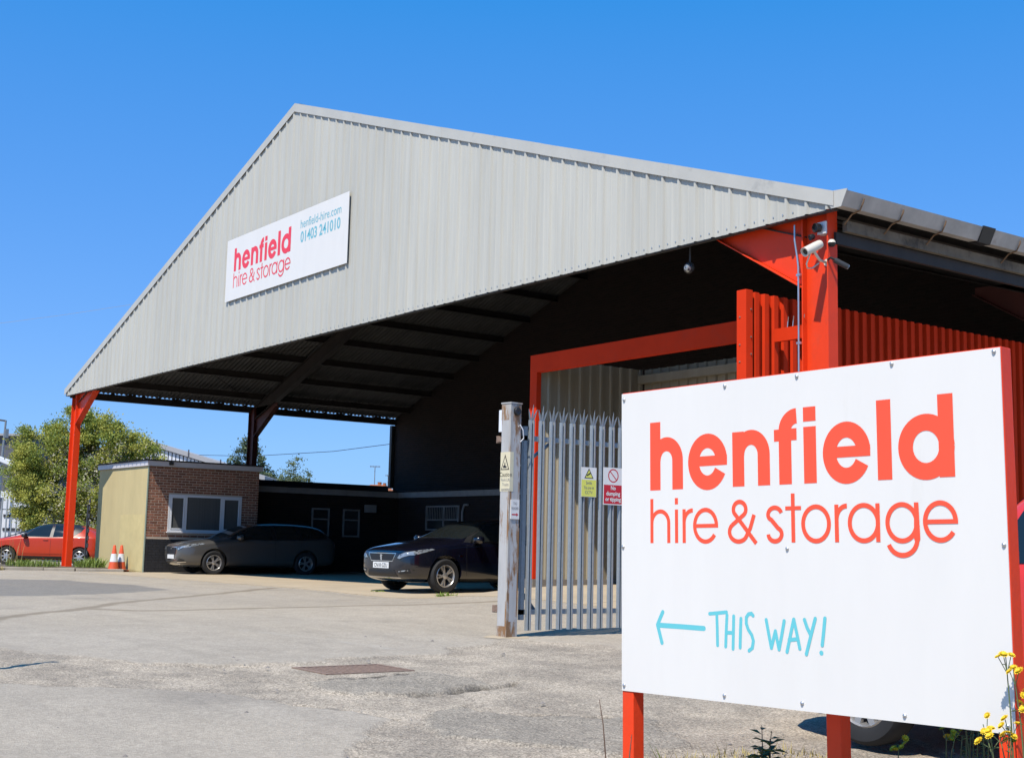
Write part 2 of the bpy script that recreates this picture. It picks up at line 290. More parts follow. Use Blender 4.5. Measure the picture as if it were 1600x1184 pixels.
dx_ = np.maximum(np.abs(XX - 30.25) - .28, 0); dy_ = np.maximum(np.abs(YY + 6.815) - .395, 0); dd = np.hypot(dx_, dy_); fl_ = np.clip(1 - dd / .35, 0, 1); fl_ = fl_ * fl_ * (3 - 2 * fl_)
ZZ = np.where(near, ZZ * (1 - fl_) + (GZ0 - .004) * fl_, ZZ); ZZ = np.where(near & (dd < .001), GZ0 - .06, ZZ)
DARKP = [(8.0, -9.0), (11.0, -3.2), (12.6, -3.2), (13.9, -2.8), (16.6, -3.05), (17.9, -4.9), (18.6, -7.2), (19.5, -10.5), (12, -14)]
dark = inpoly(wx, wy, DARKP).astype(float)
nx, ny = XX.shape
idx = np.arange(nx * ny).reshape(nx, ny)
faces = np.stack([idx[:-1, :-1], idx[1:, :-1], idx[1:, 1:], idx[:-1, 1:]], -1).reshape(-1, 4)
me = bpy.data.meshes.new('yard_ground')
me.from_pydata(np.c_[XX.ravel(), YY.ravel(), ZZ.ravel()].tolist(), [], faces.tolist())
for nm, arr in (('gravel', gravel), ('dark', dark), ('old', (old & near).astype(float)), ('crack', crack)):
    a = me.attributes.new(nm, 'FLOAT', 'POINT'); a.data.foreach_set('value', arr.ravel().astype(np.float32))
me.shade_smooth()
# asphalt material: tone by patch, aggregate, dust and seams
def ground_material():
    m = bpy.data.materials.new('worn_asphalt'); m.use_nodes = True; n = m.node_tree.nodes; l = m.node_tree.links; b = n['Principled BSDF']; b.inputs['Roughness'].default_value = 0.9; b.inputs['Specular IOR Level'].default_value = 0.25
    tc = n.new('ShaderNodeTexCoord'); P = tc.outputs['Object']
    def noise(scale, det=6, ro=0.6, vec=P):
        t = n.new('ShaderNodeTexNoise'); t.inputs['Scale'].default_value = scale; t.inputs['Detail'].default_value = det; t.inputs['Roughness'].default_value = ro; l.new(vec, t.inputs['Vector']); return t.outputs['Fac']
    def rng_(v, a, b_, c, d):
        t = n.new('ShaderNodeMapRange'); t.inputs[1].default_value = a; t.inputs[2].default_value = b_; t.inputs[3].default_value = c; t.inputs[4].default_value = d; l.new(v, t.inputs[0]); return t.outputs[0]
    def mixc(f, a, b_, mode='MIX'):
        t = n.new('ShaderNodeMix'); t.data_type = 'RGBA'; t.blend_type = mode
        for sock, v in ((t.inputs[0], f), (t.inputs[6], a), (t.inputs[7], b_)):
            if isinstance(v, (int, float)): sock.default_value = v
            elif isinstance(v, tuple): sock.default_value = (*v, 1)
            else: l.new(v, sock)
        return t.outputs[2]
    def math_(op, a, b_=None):
        t = n.new('ShaderNodeMath'); t.operation = op
        for sock, v in zip(t.inputs, (a, b_)):
            if v is None: continue
            if isinstance(v, (int, float)): sock.default_value = v
            else: l.new(v, sock)
        return t.outputs[0]
    def attr(nm):
        t = n.new('ShaderNodeAttribute'); t.attribute_name = nm; return t.outputs['Fac']
    base = mixc(rng_(noise(0.35, 5), 0.35, 0.65, 0, 1), (0.345, 0.298, 0.236), (0.390, 0.338, 0.270))
    base = mixc(rng_(noise(0.12, 4), 0.45, 0.62, 0, 0.6), base, (0.41, 0.348, 0.266))
    base = mixc(math_('MULTIPLY', attr('dark'), 0.85), base, (0.195, 0.18, 0.16))
    base = mixc(math_('MULTIPLY', attr('gravel'), 0.9), base, mixc(rng_(noise(1.6, 6), 0.4, 0.6, 0, 1), (0.285, 0.240, 0.185), (0.42, 0.352, 0.268)))
    base = mixc(math_('MULTIPLY', attr('old'), 0.55), base, (0.235, 0.210, 0.170))
    base = mixc(math_('MULTIPLY', attr('crack'), 0.9), base, (0.06, 0.052, 0.042))
    # tyre-polished streaks along the drive
    mp = n.new('ShaderNodeMapping'); mp.inputs['Rotation'].default_value = (0, 0, R(-30)); mp.inputs['Scale'].default_value = (0.22, 1.6, 1); l.new(P, mp.inputs[0])
    base = mixc(rng_(noise(1.2, 5, .6, mp.outputs[0]), 0.5, 0.7, 0, 0.35), base, (0.255, 0.222, 0.178))
    base = mixc(1.0, base, rng_(noise(2.6, 8, .72), 0.36, 0.64, 0.93, 1.07), 'MULTIPLY')
    st_ = n.new('ShaderNodeTexVoronoi'); st_.inputs['Scale'].default_value = 0.42; l.new(P, st_.inputs['Vector'])
    oil = math_('MULTIPLY', rng_(math_('ADD', st_.outputs['Distance'], math_('MULTIPLY', noise(5, 6), 0.28)), 0.24, 0.42, 1, 0), rng_(noise(0.5, 3), .45, .6, 0, .38))
    base = mixc(oil, base, (0.17, 0.15, 0.125))
    # aggregate
    vo = n.new('ShaderNodeTexVoronoi'); vo.inputs['Scale'].default_value = 95; l.new(P, vo.inputs['Vector'])
    sp = n.new('ShaderNodeSeparateColor'); l.new(vo.outputs['Color'], sp.inputs[0])
    agg = rng_(sp.outputs[0], 0, 1, 0.55, 1.36)
    base = mixc(math_('ADD', math_('MULTIPLY', attr('gravel'), 0.65), 0.35), base, mixc(1.0, base, agg, 'MULTIPLY'))
    v2 = n.new('ShaderNodeTexVoronoi'); v2.inputs['Scale'].default_value = 38; l.new(P, v2.inputs['Vector']); s2 = n.new('ShaderNodeSeparateColor'); l.new(v2.outputs['Color'], s2.inputs[0])
    base = mixc(1.0, base, rng_(s2.outputs[1], 0, 1, 0.90, 1.08), 'MULTIPLY')
    base = mixc(math_('MULTIPLY', rng_(noise(7, 8, .75), 0.58, 0.72, 0, 0.5), math_('ADD', math_('MULTIPLY', attr('gravel'), 0.7), 0.3)), base, (0.165, 0.15, 0.125))
    # seams between the laid strips, with dirt in them
    nd = n.new('ShaderNodeTexNoise'); nd.inputs['Scale'].default_value = 1.3; nd.inputs['Detail'].default_value = 6; l.new(P, nd.inputs['Vector'])
    vm = n.new('ShaderNodeVectorMath'); vm.operation = 'MULTIPLY_ADD'; l.new(nd.outputs['Color'], vm.inputs[0]); vm.inputs[1].default_value = (.35, .35, 0); l.new(P, vm.inputs[2])
    sx = n.new('ShaderNodeSeparateXYZ'); l.new(vm.outputs[0], sx.inputs[0]); px, py = sx.outputs[0], sx.outputs[1]
    def seam(pl, w):
        out = None
        for (ax, ay), (bx, by) in zip(pl[:-1], pl[1:]):
            ax += .17; bx += .17; ay += .17; by += .17
            dx, dy = bx - ax, by - ay; L2 = dx * dx + dy * dy
            ux = math_('SUBTRACT', px, ax); uy = math_('SUBTRACT', py, ay)
            t = math_('ADD', math_('MULTIPLY', ux, dx / L2), math_('MULTIPLY', uy, dy / L2))
            cl = n.new('ShaderNodeClamp'); l.new(t, cl.inputs[0]); t = cl.outputs[0]
            ex = math_('SUBTRACT', ux, math_('MULTIPLY', t, dx)); ey = math_('SUBTRACT', uy, math_('MULTIPLY', t, dy))
            d = math_('SQRT', math_('ADD', math_('MULTIPLY', ex, ex), math_('MULTIPLY', ey, ey)))
            k = rng_(d, w * 0.4, w, 1, 0); out = k if out is None else math_('MAXIMUM', out, k)
        return out
    s1 = seam([(26.5, -9.6), (23.71, -8.02), (22.11, -6.49), (20.1, -4.98), (18.1, -2.89), (15.99, -0.63)], 0.16)
    s2_ = seam([(22.11, -6.49), (22.75, -6.0), (22.81, -5.2), (22.73, -3.99), (22.84, -2.57), (24.01, -0.91)], 0.17)
    s3 = seam([(24.9, -6.6), (27.36, -6.0), (28.16, -5.81), (29.02, -5.71)], 0.10)
    base = mixc(math_('MULTIPLY', math_('MAXIMUM', s1, s2_), 0.75), base, (0.205, 0.165, 0.115))
    base = mixc(math_('MULTIPLY', s3, rng_(noise(2.2, 4), .42, .6, 0, .4)), base, (0.42, 0.38, 0.32))
    l.new(base, b.inputs['Base Color'])
    h = math_('ADD', math_('MULTIPLY', vo.outputs['Distance'], 0.6), math_('MULTIPLY', noise(180, 4), 0.5))
    bp = n.new('ShaderNodeBump'); bp.inputs['Strength'].default_value = 0.55; bp.inputs['Distance'].default_value = 0.012; l.new(h, bp.inputs['Height']); l.new(bp.outputs[0], b.inputs['Normal'])
    return m
ground = link('yard_ground', me, ground_material()); setp(ground, kind='structure')
ground['label'] = 'worn grey asphalt yard with patched and crumbling areas'
def sheet(name, xs, ys, dz, mt):
    mb = MB(); A = np.array(xs); B = np.array(ys); gxx, gyy = np.meshgrid(A, B, indexing='ij'); zz = gnd(gxx, gyy) + dz
    k = len(B); vs = np.c_[gxx.ravel(), gyy.ravel(), zz.ravel()].tolist()
    mb.add(vs, [(i * k + j, (i + 1) * k + j, (i + 1) * k + j + 1, i * k + j + 1) for i in range(len(A) - 1) for j in range(k - 1)])
    return mb.build(name, mt, fix=False)
# tan concrete slab under the canopy, cast in bays with open joints
slab = bpy.data.objects.new('concrete_apron', None); COL.objects.link(slab); slab.location = (13, 5.5, 0.0); setp(slab, kind='structure')
slab['label'] = 'tan concrete floor slab under the canopy'
bx = [3.85, 8.9, 13.9, 18.9, 22.24, 25.5, 28.6]
for i in range(len(bx) - 1):
    for (ya, yb) in ((-0.38, 3.2), (3.22, 7.5), (7.52, 11.6)):
        A = np.linspace(bx[i] + .012, bx[i + 1] - .012, 12); B = np.linspace(ya, yb, 12)
        gxx, gyy = np.meshgrid(A, B, indexing='ij'); zz = gnd(gxx, gyy) + 0.015; k = 12
        mb = MB(); mb.add(np.c_[gxx.ravel(), gyy.ravel(), zz.ravel()].tolist(), [(p * k + q, (p + 1) * k + q, (p + 1) * k + q + 1, p * k + q + 1) for p in range(11) for q in range(11)])
        nv = len(mb.v); edge = [0 * k + j for j in range(k)] ; 
        rim = [i2 * k for i2 in range(k)] + [(k - 1) * k + j for j in range(1, k)] + [i2 * k + k - 1 for i2 in range(k - 2, -1, -1)] + [j for j in range(k - 2, 0, -1)]
        low = [(mb.v[r][0], mb.v[r][1], mb.v[r][2] - 0.05) for r in rim]; mb.add(low, [])
        for r in range(len(rim)): mb.f.append((rim[r], nv + r, nv + (r + 1) % len(rim), rim[(r + 1) % len(rim)])); mb.mi.append(0)
        mb.build('slab_bay', M_APRON, slab)
# kerbed planting bed at the foot of the left column
mb = MB()
KB = [(3.5, 0.75), (3.25, -0.55), (3.0, -1.35), (2.75, -2.7), (2.3, -5.2)]
for i in range(len(KB) - 1):
    (xa, ya), (xb, yb) = KB[i], KB[i + 1]; n_ = max(1, int(math.hypot(xb - xa, yb - ya) / 0.9))
    for j in range(n_):
        p = Vector((xa + (xb - xa) * (j + .01) / n_, ya + (yb - ya) * (j + .01) / n_, 0)); q_ = Vector((xa + (xb - xa) * (j + .985) / n_, ya + (yb - ya) * (j + .985) / n_, 0))
        t = (q_ - p).normalized(); s_ = Vector((t.y, -t.x, 0)); z0 = g(p.x, p.y) - .06; z1 = g(p.x, p.y) + .085
        for e in (0,):
            base = [p, q_, q_ + s_ * -.13, p + s_ * -.13]
            mb.add([(v.x, v.y, z0) for v in base] + [(v.x, v.y, z1) for v in base], [(0, 1, 2, 3), (7, 6, 5, 4), (0, 4, 5, 1), (1, 5, 6, 2), (2, 6, 7, 3), (3, 7, 4, 0)])
kerb = mb.build('kerb', M_CONC); setp(kerb, kind='structure'); bevelled(kerb, .012)
mb = MB(); bedp = [(3.5 - .12, 0.75), (3.25 - .12, -.55), (2.88, -1.35), (2.63, -2.7), (2.18, -5.2), (-1.6, -5.6), (-1.6, 1.15), (3.3, 1.15)]
mb.add([(x, y, g(x, y) + .06) for x, y in bedp], [tuple(range(len(bedp)))]); bed = mb.build('planting_bed', mat('bed_soil', (0.13, 0.105, 0.07), .95, 0, .35, 5, bump=.5, bscale=30)); setp(bed, kind='structure')
# ------------------------------------------------------------------ the canopy building
WB, HE, HV, HA, DB = 29.75, 5.23, 5.44, 10.57, 11.69
XA = WB / 2; OV = 0.185; SL = (HA - HV) / (XA + OV)
def top(x): return HA - abs(x - XA) * SL                     # line of the verge
canopy = empty('canopy_building', (XA, 0, 0), 'large open-fronted portal building with grey profiled gable and red steel columns', 'building')
# gable cladding: one sheet per metre, three ribs each
PROF = [(0, 0), (.112, 0), (.122, -.004), (.148, -.004), (.158, 0), (.262, 0), (.282, -.030), (.314, -.030), (.3333, 0)]
x0c, x1c = -0.15, WB + 0.15
k = 0; x = x0c
while x < x1c - 1e-4:
    xe = min(x + 1.0, x1c); pts = []
    for r in range(3):
        for (u, v) in (PROF if r == 2 else PROF[:-1]):
            X_ = x + r / 3 + u
            if X_ <= xe + 1e-6: pts.append((X_, v))
    if pts[-1][0] < xe - 1e-4: pts.append((xe, 0))
    if x < XA < xe and not any(abs(p[0] - XA) < 1e-4 for p in pts): pts = sorted(pts + [(XA, -.0)])
    mb = MB(); vs = []; jz = random.uniform(-.004, .004)
    for (X_, v) in pts: vs += [(X_, -.08 + v, HE + jz), (X_, -.08 + v, top(X_) - .045)]
    mb.add(vs, [(2 * i, 2 * i + 2, 2 * i + 3, 2 * i + 1) for i in range(len(pts) - 1)])
    mb.build('cladding_sheet', M_CLAD, canopy, fix=False); x = xe
mb = MB(); X_ = x0c + .3
while X_ < x1c - .1:
    for zz in (HE + .07,):
        if zz < top(X_) - .4: mb.lathe([(0.011, 0), (.011, .008), (.0, .010)], (X_ - .07, -.0805, zz), (0, -1, 0), 6); mb.lathe([(0.011, 0), (.011, .008), (.0, .010)], (X_ + .1, -.0805, zz), (0, -1, 0), 6)
    X_ += 1 / 3
o = mb.build('sheet_fixings', M_ZINC, canopy); o['kind'] = 'stuff'
mb = MB(); mb.box((x0c, -.076, HE - .012), (x1c, .02, HE + .0)); mb.build('drip_flashing', M_DARK, canopy)
# verge trims, in three-metre lengths
for s_ in (-1, 1):
    L = XA + OV; n_ = 5
    for i in range(n_):
        a = XA + s_ * L * i / n_; b = XA + s_ * (L * (i + 1) / n_ + (0.03 if i < n_ - 1 else 0)); dy = -.0025 * (i % 2)
        mb = MB(); ya = -.120 + dy; zt = lambda x_: top(x_) + dy
        A = [(a, ya, zt(a) - .19), (b, ya, zt(b) - .19), (b, ya, zt(b)), (a, ya, zt(a))]
        mb.add(A + [(p[0], p[1] + .004, p[2]) for p in A] , [(0, 1, 2, 3), (7, 6, 5, 4), (0, 4, 5, 1), (1, 5, 6, 2), (2, 6, 7, 3), (3, 7, 4, 0)])
        T = [(a, ya + .005, zt(a)), (b, ya + .005, zt(b)), (b, .35, zt(b)), (a, .35, zt(a))]
        mb.add(T + [(p[0], p[1], p[2] - .004) for p in T], [(0, 1, 2, 3), (7, 6, 5, 4), (0, 4, 5, 1), (1, 5, 6, 2), (2, 6, 7, 3), (3, 7, 4, 0)])
        mb.build('verge_trim', M_TRIM, canopy)
# roof sheets: corrugations run down the slope
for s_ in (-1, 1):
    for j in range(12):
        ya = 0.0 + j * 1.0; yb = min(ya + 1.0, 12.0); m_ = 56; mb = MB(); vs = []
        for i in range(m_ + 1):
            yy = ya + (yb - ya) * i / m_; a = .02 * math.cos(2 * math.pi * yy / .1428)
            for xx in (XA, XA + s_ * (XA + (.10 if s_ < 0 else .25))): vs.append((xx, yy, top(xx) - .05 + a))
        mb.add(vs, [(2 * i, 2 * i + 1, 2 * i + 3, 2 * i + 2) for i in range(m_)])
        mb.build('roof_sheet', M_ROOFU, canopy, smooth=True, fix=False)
mb = MB(); mb.add([(XA - .3, -.02, top(XA - .3) + .01), (XA, -.02, HA + .015), (XA + .3, -.02, top(XA + .3) + .01), (XA + .3, 12, top(XA + .3) + .01), (XA, 12, HA + .015), (XA - .3, 12, top(XA - .3) + .01)], [(0, 1, 4, 5), (1, 2, 3, 4)])
mb.build('ridge_cap', M_TRIM, canopy)
# steel frames
def column(xc, y, sgn, mt):
    mb = MB(); z0 = g(xc, y) - .05
    ibeam_mb(mb, (xc, y, z0), (xc, y, 5.30), (1, 0, 0), .43, .178)
    c = mb.build('column', mt, canopy)
    mb = MB(); mb.box((xc - .28, y - .16, z0 + .02), (xc + .28, y + .16, z0 + .075)); mb.build('base_plate', mt, c)
    xi = xc + sgn * .2165; xo = xc + sgn * 1.75; za, zb = 4.36, 5.26
    mb = MB(); mb.add([(xi, y - .006, za + .01), (xo, y - .006, zb), (xo, y - .006, zb + .12), (xi, y - .006, zb + .06), (xi, y + .006, za + .01), (xo, y + .006, zb), (xo, y + .006, zb + .12), (xi, y + .006, zb + .06)], [(0, 1, 2, 3), (7, 6, 5, 4), (0, 4, 5, 1), (1, 5, 6, 2), (2, 6, 7, 3), (3, 7, 4, 0)])
    d = Vector((xo - xi, 0, zb - za)).normalized(); nrm = Vector((-d.z, 0, d.x)) * (1 if d.x > 0 else -1)
    A = Vector((xi, y, za)); B = Vector((xo, y, zb)); wv = Vector((0, .089, 0)); t_ = nrm * .016
    mb.add([A - wv, B - wv, B + wv, A + wv, A - wv - t_, B - wv - t_, B + wv - t_, A + wv - t_], [(0, 1, 2, 3), (7, 6, 5, 4), (0, 4, 5, 1), (1, 5, 6, 2), (2, 6, 7, 3), (3, 7, 4, 0)])
    mb.build('haunch_bracket', mt, c)
    return c
cols = []
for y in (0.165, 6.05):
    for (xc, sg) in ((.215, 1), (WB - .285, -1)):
        cols.append(column(xc, y, sg, M_RED if y < 1 else M_REDSHADE))
for y in (0.20, 6.05):
    for s_ in (-1, 1):
        mb = MB(); xo = XA + s_ * (XA - .43); off = .09 + .2 + .215 + (.0 if y > 1 else -.0)
        ibeam_mb(mb, (XA, y, top(XA) - off), (xo, y, top(xo) - off), (0, 0, 1), .43 if y > 1 else .30, .17)
        mb.build('rafter', M_STEEL, canopy)
for s_ in (-1, 1):
    for i in range(10):
        xx = XA + s_ * (1.37 + 1.4 * i); zz = top(xx) - .082
        mb = MB(); mb.box((xx - .028, .16, zz - .19), (xx + .028, 11.68, zz)); mb.box((xx - .028, .16, zz - .194), (xx + .075, 11.68, zz - .186)); mb.build('purlin', M_STEEL, canopy)
mb = MB(); mb.box((-.06, .02, 5.17), (.03, 12.0, 5.385))
mb.build('eave_beam', M_STEEL, canopy)
for j in range(24):
    mb = MB(); mb.box((-.10, .3 + j * .5, 5.3852), (-.0, .3 + j * .5 + (.10 if j % 3 else .28), 5.42)); mb.build('eave_packer', M_STEEL, canopy)
mb = MB(); mb.box((WB - .02, .30, 5.02), (WB + .05, 12.0, 5.16)); mb.build('eave_beam', M_EAVE, canopy)
mb = MB(); mb.box((WB - .09, .19, 4.86), (WB - .03, 12.0, 5.01)); mb.build('eave_rail', M_STEEL, canopy)
mb = MB(); mb.tube([(.43, .4, 5.55), (2.6, 3.1, 6.25), (4.9, 5.9, 6.9)], .010, 6); mb.tube([(4.9, .3, 7.0), (2.6, 3.1, 6.22), (.43, 5.9, 5.5)], .010, 6); mb.build('wind_bracing', M_STEEL, canopy)
# gutter along the right-hand eave
SEC = [(29.86, 5.30), (29.90, 5.245), (30.04, 5.235), (30.13, 5.415), (30.115, 5.42), (30.03, 5.255), (29.905, 5.262), (29.875, 5.31)]
for (ya, yb) in ((-.10, 2.72), (2.95, 5.9), (5.92, 8.9), (8.92, 12.0)):
    mb = MB(); n_ = len(SEC); mb.add([(x_, ya, z_) for x_, z_ in SEC] + [(x_, yb, z_) for x_, z_ in SEC], [tuple(range(n_ - 1, -1, -1)), tuple(range(n_, 2 * n_))] + [(i, (i + 1) % n_, (i + 1) % n_ + n_, i + n_) for i in range(n_)])
    mb.build('gutter_length', M_GUTTER, canopy)
mb = MB(); SB = [(29.85, 5.295), (29.893, 5.228), (30.052, 5.218), (30.15, 5.425), (30.125, 5.43), (30.03, 5.262)]
mb.add([(x_, 2.70, z_) for x_, z_ in SB] + [(x_, 2.97, z_) for x_, z_ in SB], [tuple(range(5, -1, -1)), tuple(range(6, 12))] + [(i, (i + 1) % 6, (i + 1) % 6 + 6, i + 6) for i in range(6)]); mb.build('gutter_joint', M_BLACK, canopy)
mb = MB(); SE = [(29.84, 5.29), (29.90, 5.225), (30.045, 5.222), (30.145, 5.43), (29.84, 5.45)]
mb.add([(x_, -.112, z_) for x_, z_ in SE] + [(x_, -.1005, z_) for x_, z_ in SE], [(4, 3, 2, 1, 0), (5, 6, 7, 8, 9)] + [(i, (i + 1) % 5, (i + 1) % 5 + 5, i + 5) for i in range(5)]); mb.build('gutter_end_cap', M_TRIM, canopy)
for y in (.25, 1.03, 1.91, 3.6, 4.5, 5.5, 6.5, 7.5, 8.5):
    mb = MB(); mb.tube([(29.80, y, 5.10), (29.93, y - .01, 5.205), (30.06, y - .02, 5.225), (30.115, y - .02, 5.32), (30.125, y - .02, 5.36)], .011, 6); mb.build('gutter_bracket', M_BRACKET, canopy)
# brick end wall closing the canopy, with its gable
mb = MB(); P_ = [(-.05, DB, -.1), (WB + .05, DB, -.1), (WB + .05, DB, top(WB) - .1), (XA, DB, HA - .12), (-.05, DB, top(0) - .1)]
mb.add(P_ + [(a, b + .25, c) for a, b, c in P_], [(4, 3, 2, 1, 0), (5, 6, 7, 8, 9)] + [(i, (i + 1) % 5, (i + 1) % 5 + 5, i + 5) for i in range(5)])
def brick_mat(name, c1, c2, cm, sw):
    m = bpy.data.materials.new(name); m.use_nodes = True; n = m.node_tree.nodes; l = m.node_tree.links; b = n['Principled BSDF']; b.inputs['Roughness'].default_value = .95
    tc = n.new('ShaderNodeTexCoord'); sp = n.new('ShaderNodeSeparateXYZ'); cb = n.new('ShaderNodeCombineXYZ'); l.new(tc.outputs['Object'], sp.inputs[0]); l.new(sp.outputs[sw], cb.inputs[0]); l.new(sp.outputs[2], cb.inputs[1])
    bt = n.new('ShaderNodeTexBrick'); bt.inputs['Scale'].default_value = 1; bt.inputs['Brick Width'].default_value = .225; bt.inputs['Row Height'].default_value = .075; bt.inputs['Mortar Size'].default_value = .006
    bt.inputs['Color1'].default_value = (*c1, 1); bt.inputs['Color2'].default_value = (*c2, 1); bt.inputs['Mortar'].default_value = (*cm, 1); l.new(cb.outputs[0], bt.inputs['Vector']); l.new(bt.outputs['Color'], b.inputs['Base Color'])
    bp = n.new('ShaderNodeBump'); bp.inputs['Strength'].default_value = .6; bp.inputs['Distance'].default_value = .01; bp.invert = True; l.new(bt.outputs['Fac'], bp.inputs['Height']); l.new(bp.outputs[0], b.inputs['Normal']); return m
M_BWX = brick_mat('shade_dark_brick_wall', (.026, .014, .011), (.015, .010, .008), (.024, .019, .016), 0)  # both brick walls kept near black, standing in for deep canopy shade
M_BWY = brick_mat('shade_dark_brick_side_wall', (.026, .014, .011), (.015, .010, .008), (.024, .019, .016), 1)
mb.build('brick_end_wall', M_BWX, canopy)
mb = MB(); mb.box((-.16, 11.55, 2.9), (-.02, 11.68, 5.15)); mb.build('downpipe', M_DARK, canopy)

# ------------------------------------------------------------------ red walled enclosure in the right-hand bay
encl = empty('red_enclosure', (25.5, 2.2, .3), 'red framed sheet-metal enclosure under the right side of the canopy', 'enclosure')
def rib_wall(name, x_, ya, yb, z0, z1, pitch, depth, sgn, mt, duty=.42, per=5):
    y = ya
    while y < yb - 1e-4:
        ye = min(y + per * pitch, yb); mb = MB(); pts = []; yy = y
        while yy < ye - 1e-4:
            for u, v in ((0, 0), (.5 - duty / 2 - .06, 0), (.5 - duty / 2, 1), (.5 + duty / 2, 1), (.5 + duty / 2 + .06, 0)):
                if yy + u * pitch < ye - 1e-5: pts.append((yy + u * pitch, v))
            yy += pitch
        pts.append((ye, 0)); vs = []
        for (p, v) in pts: vs += [(x_ + sgn * depth * v, p, z0), (x_ + sgn * depth * v, p, z1), (x_ + sgn * depth * v - sgn * .0015, p, z0), (x_ + sgn * depth * v - sgn * .0015, p, z1)]
        n_ = len(pts); fs = []
        for i in range(n_ - 1): fs += [(4 * i, 4 * i + 4, 4 * i + 5, 4 * i + 1), (4 * i + 2, 4 * i + 3, 4 * i + 7, 4 * i + 6), (4 * i + 1, 4 * i + 5, 4 * i + 7, 4 * i + 3)]
        mb.add(vs, fs); mb.build(name, mt, encl); y = ye
rib_wall('wall_sheet', 28.70, -.30, 11.5, .12, 4.32, .178, .055, 1, M_REDWALL)
mb = MB(); mb.box((28.60, -.43, g(28.6, -.4) - .05), (28.765, -.302, 4.335)); o = bevelled(mb.build('corner_post', M_REDWALL, encl), .006)
mb = MB()
for z_ in (4.08, 3.72, 3.50, 3.05, 2.9): 
    mb.lathe([(.012, 0), (.012, .008), (0, .012)], (28.66, -.4305, z_ - .1), (0, -1, 0), 6); mb.lathe([(.012, 0), (.012, .008), (0, .012)], (28.7655, -.34, z_), (1, 0, 0), 6)
mb.build('bolts', M_RUST, encl)['kind'] = 'stuff'
mb = MB(); mb.box((28.77, .08, 3.70), (29.245, .135, 3.87)); mb.build('tie_arm', M_REDWALL, encl)
mb = MB()
for i in range(4): mb.tube([(28.98 + i * .09, .105, 3.87), (28.99 + i * .09, .105, 3.95), (29.02 + i * .09, .08, 4.0)], .006, 5)
mb.build('bird_spikes', M_ZINC, encl)['kind'] = 'stuff'
mb = MB(); mb.box((22.28, 1.0, 3.975), (28.595, 1.10, 4.285)); mb.build('header_beam', M_REDWALL, encl)
mb = MB(); mb.box((22.28, 1.002, .44), (22.47, 1.098, 3.9745)); mb.build('jamb', M_REDWALL, encl)
mb = MB(); mb.box((22.22, .96, .0), (22.52, 3.55, .437)); mb.build('plinth', M_PLINTH, encl)
y = 1.102
mbp = []
def sheet_wall_x(x_, ya, yb, z0, z1, pitch, mt):
    y = ya
    while y < yb - 1e-3:
        ye = min(y + 4 * pitch, yb); pts = []; yy = y
        while yy < ye - 1e-4:
            for u, v in ((0, 0), (.60, 0), (.68, 1), (.90, 1), (.98, 0)):
                if yy + u * pitch < ye - 1e-5: pts.append((yy + u * pitch, v))
            yy += pitch
        pts.append((ye, 0)); mb = MB(); vs = []
        for p, v in pts: vs += [(x_ + .035 * v, p, z0), (x_ + .035 * v, p, z1)]
        mb.add(vs, [(2 * i, 2 * i + 2, 2 * i + 3, 2 * i + 1) for i in range(len(pts) - 1)]); mb.build('lining_sheet', mt, encl, fix=False); y = ye
sheet_wall_x(22.455, 1.102, 3.46, .4372, 4.25, .235, M_INT)
x_ = 22.5
while x_ < 28.5:
    pts = []; xe = min(x_ + .94, 28.6)
    for r in range(4):
        for u, v in ((0, 0), (.60, 0), (.68, 1), (.90, 1), (.98, 0)): pts.append((x_ + (r + u) * .235, v))
    pts = [p for p in pts if p[0] < xe - 1e-4] + [(xe, 0)]; mb = MB(); vs = []
    for p, v in pts: vs += [(p, 3.47 - .035 * v, .2), (p, 3.47 - .035 * v, 4.25)]
    mb.add(vs, [(2 * i, 2 * i + 2, 2 * i + 3, 2 * i + 1) for i in range(len(pts) - 1)]); mb.build('lining_sheet', M_INT, encl, fix=False); x_ = xe
mb = MB(); mb.box((22.5, 3.30, 3.98), (28.6, 3.40, 4.13)); mb.build('cross_rail', M_INT, encl)

# ------------------------------------------------------------------ brick office hut
hut = empty('brick_office', (1.75, 2.9, 0), 'single-storey brick office with beige rendered end and white three-light window', 'building')
HX, HY0, HY1 = 3.8, 1.2, 4.67
mb = MB(); mb.box((-.36, HY0, -.12), (HX - .02, HY1, 3.165)); o = mb.build('rendered_wall', M_RENDER, hut)
mb = MB(); mb.box((1.75, HY0 - .006, .0), (3.72, HY0 - .0005, 1.62)); mb.build('render_patch', M_PATCH, hut)
mb = MB(); mb.box((HX - .0195, HY0 + .02, .93), (HX - .0035, HY1, 3.01)); mw = mb.build('mortar_bed', M_MORTAR, hut)
wy0, wy1, wz0, wz1 = 1.86, 4.13, 1.155, 2.225
bk = {}
def brick_mesh(L):
    key = round(L, 3)
    if key not in bk:
        b = MB(); e = .002; x0_, x1_ = -.0034, .0
        b.add([(x0_, 0, 0), (x0_, L, 0), (x0_, L, .061), (x0_, 0, .061), (x1_, e, e), (x1_, L - e, e), (x1_, L - e, .061 - e), (x1_, e, .061 - e)], [(0, 1, 5, 4), (1, 2, 6, 5), (2, 3, 7, 6), (3, 0, 4, 7), (4, 5, 6, 7)])
        m_ = b.mesh('brick'); m_.materials.append(M_BRICK); bk[key] = m_
    return bk[key]
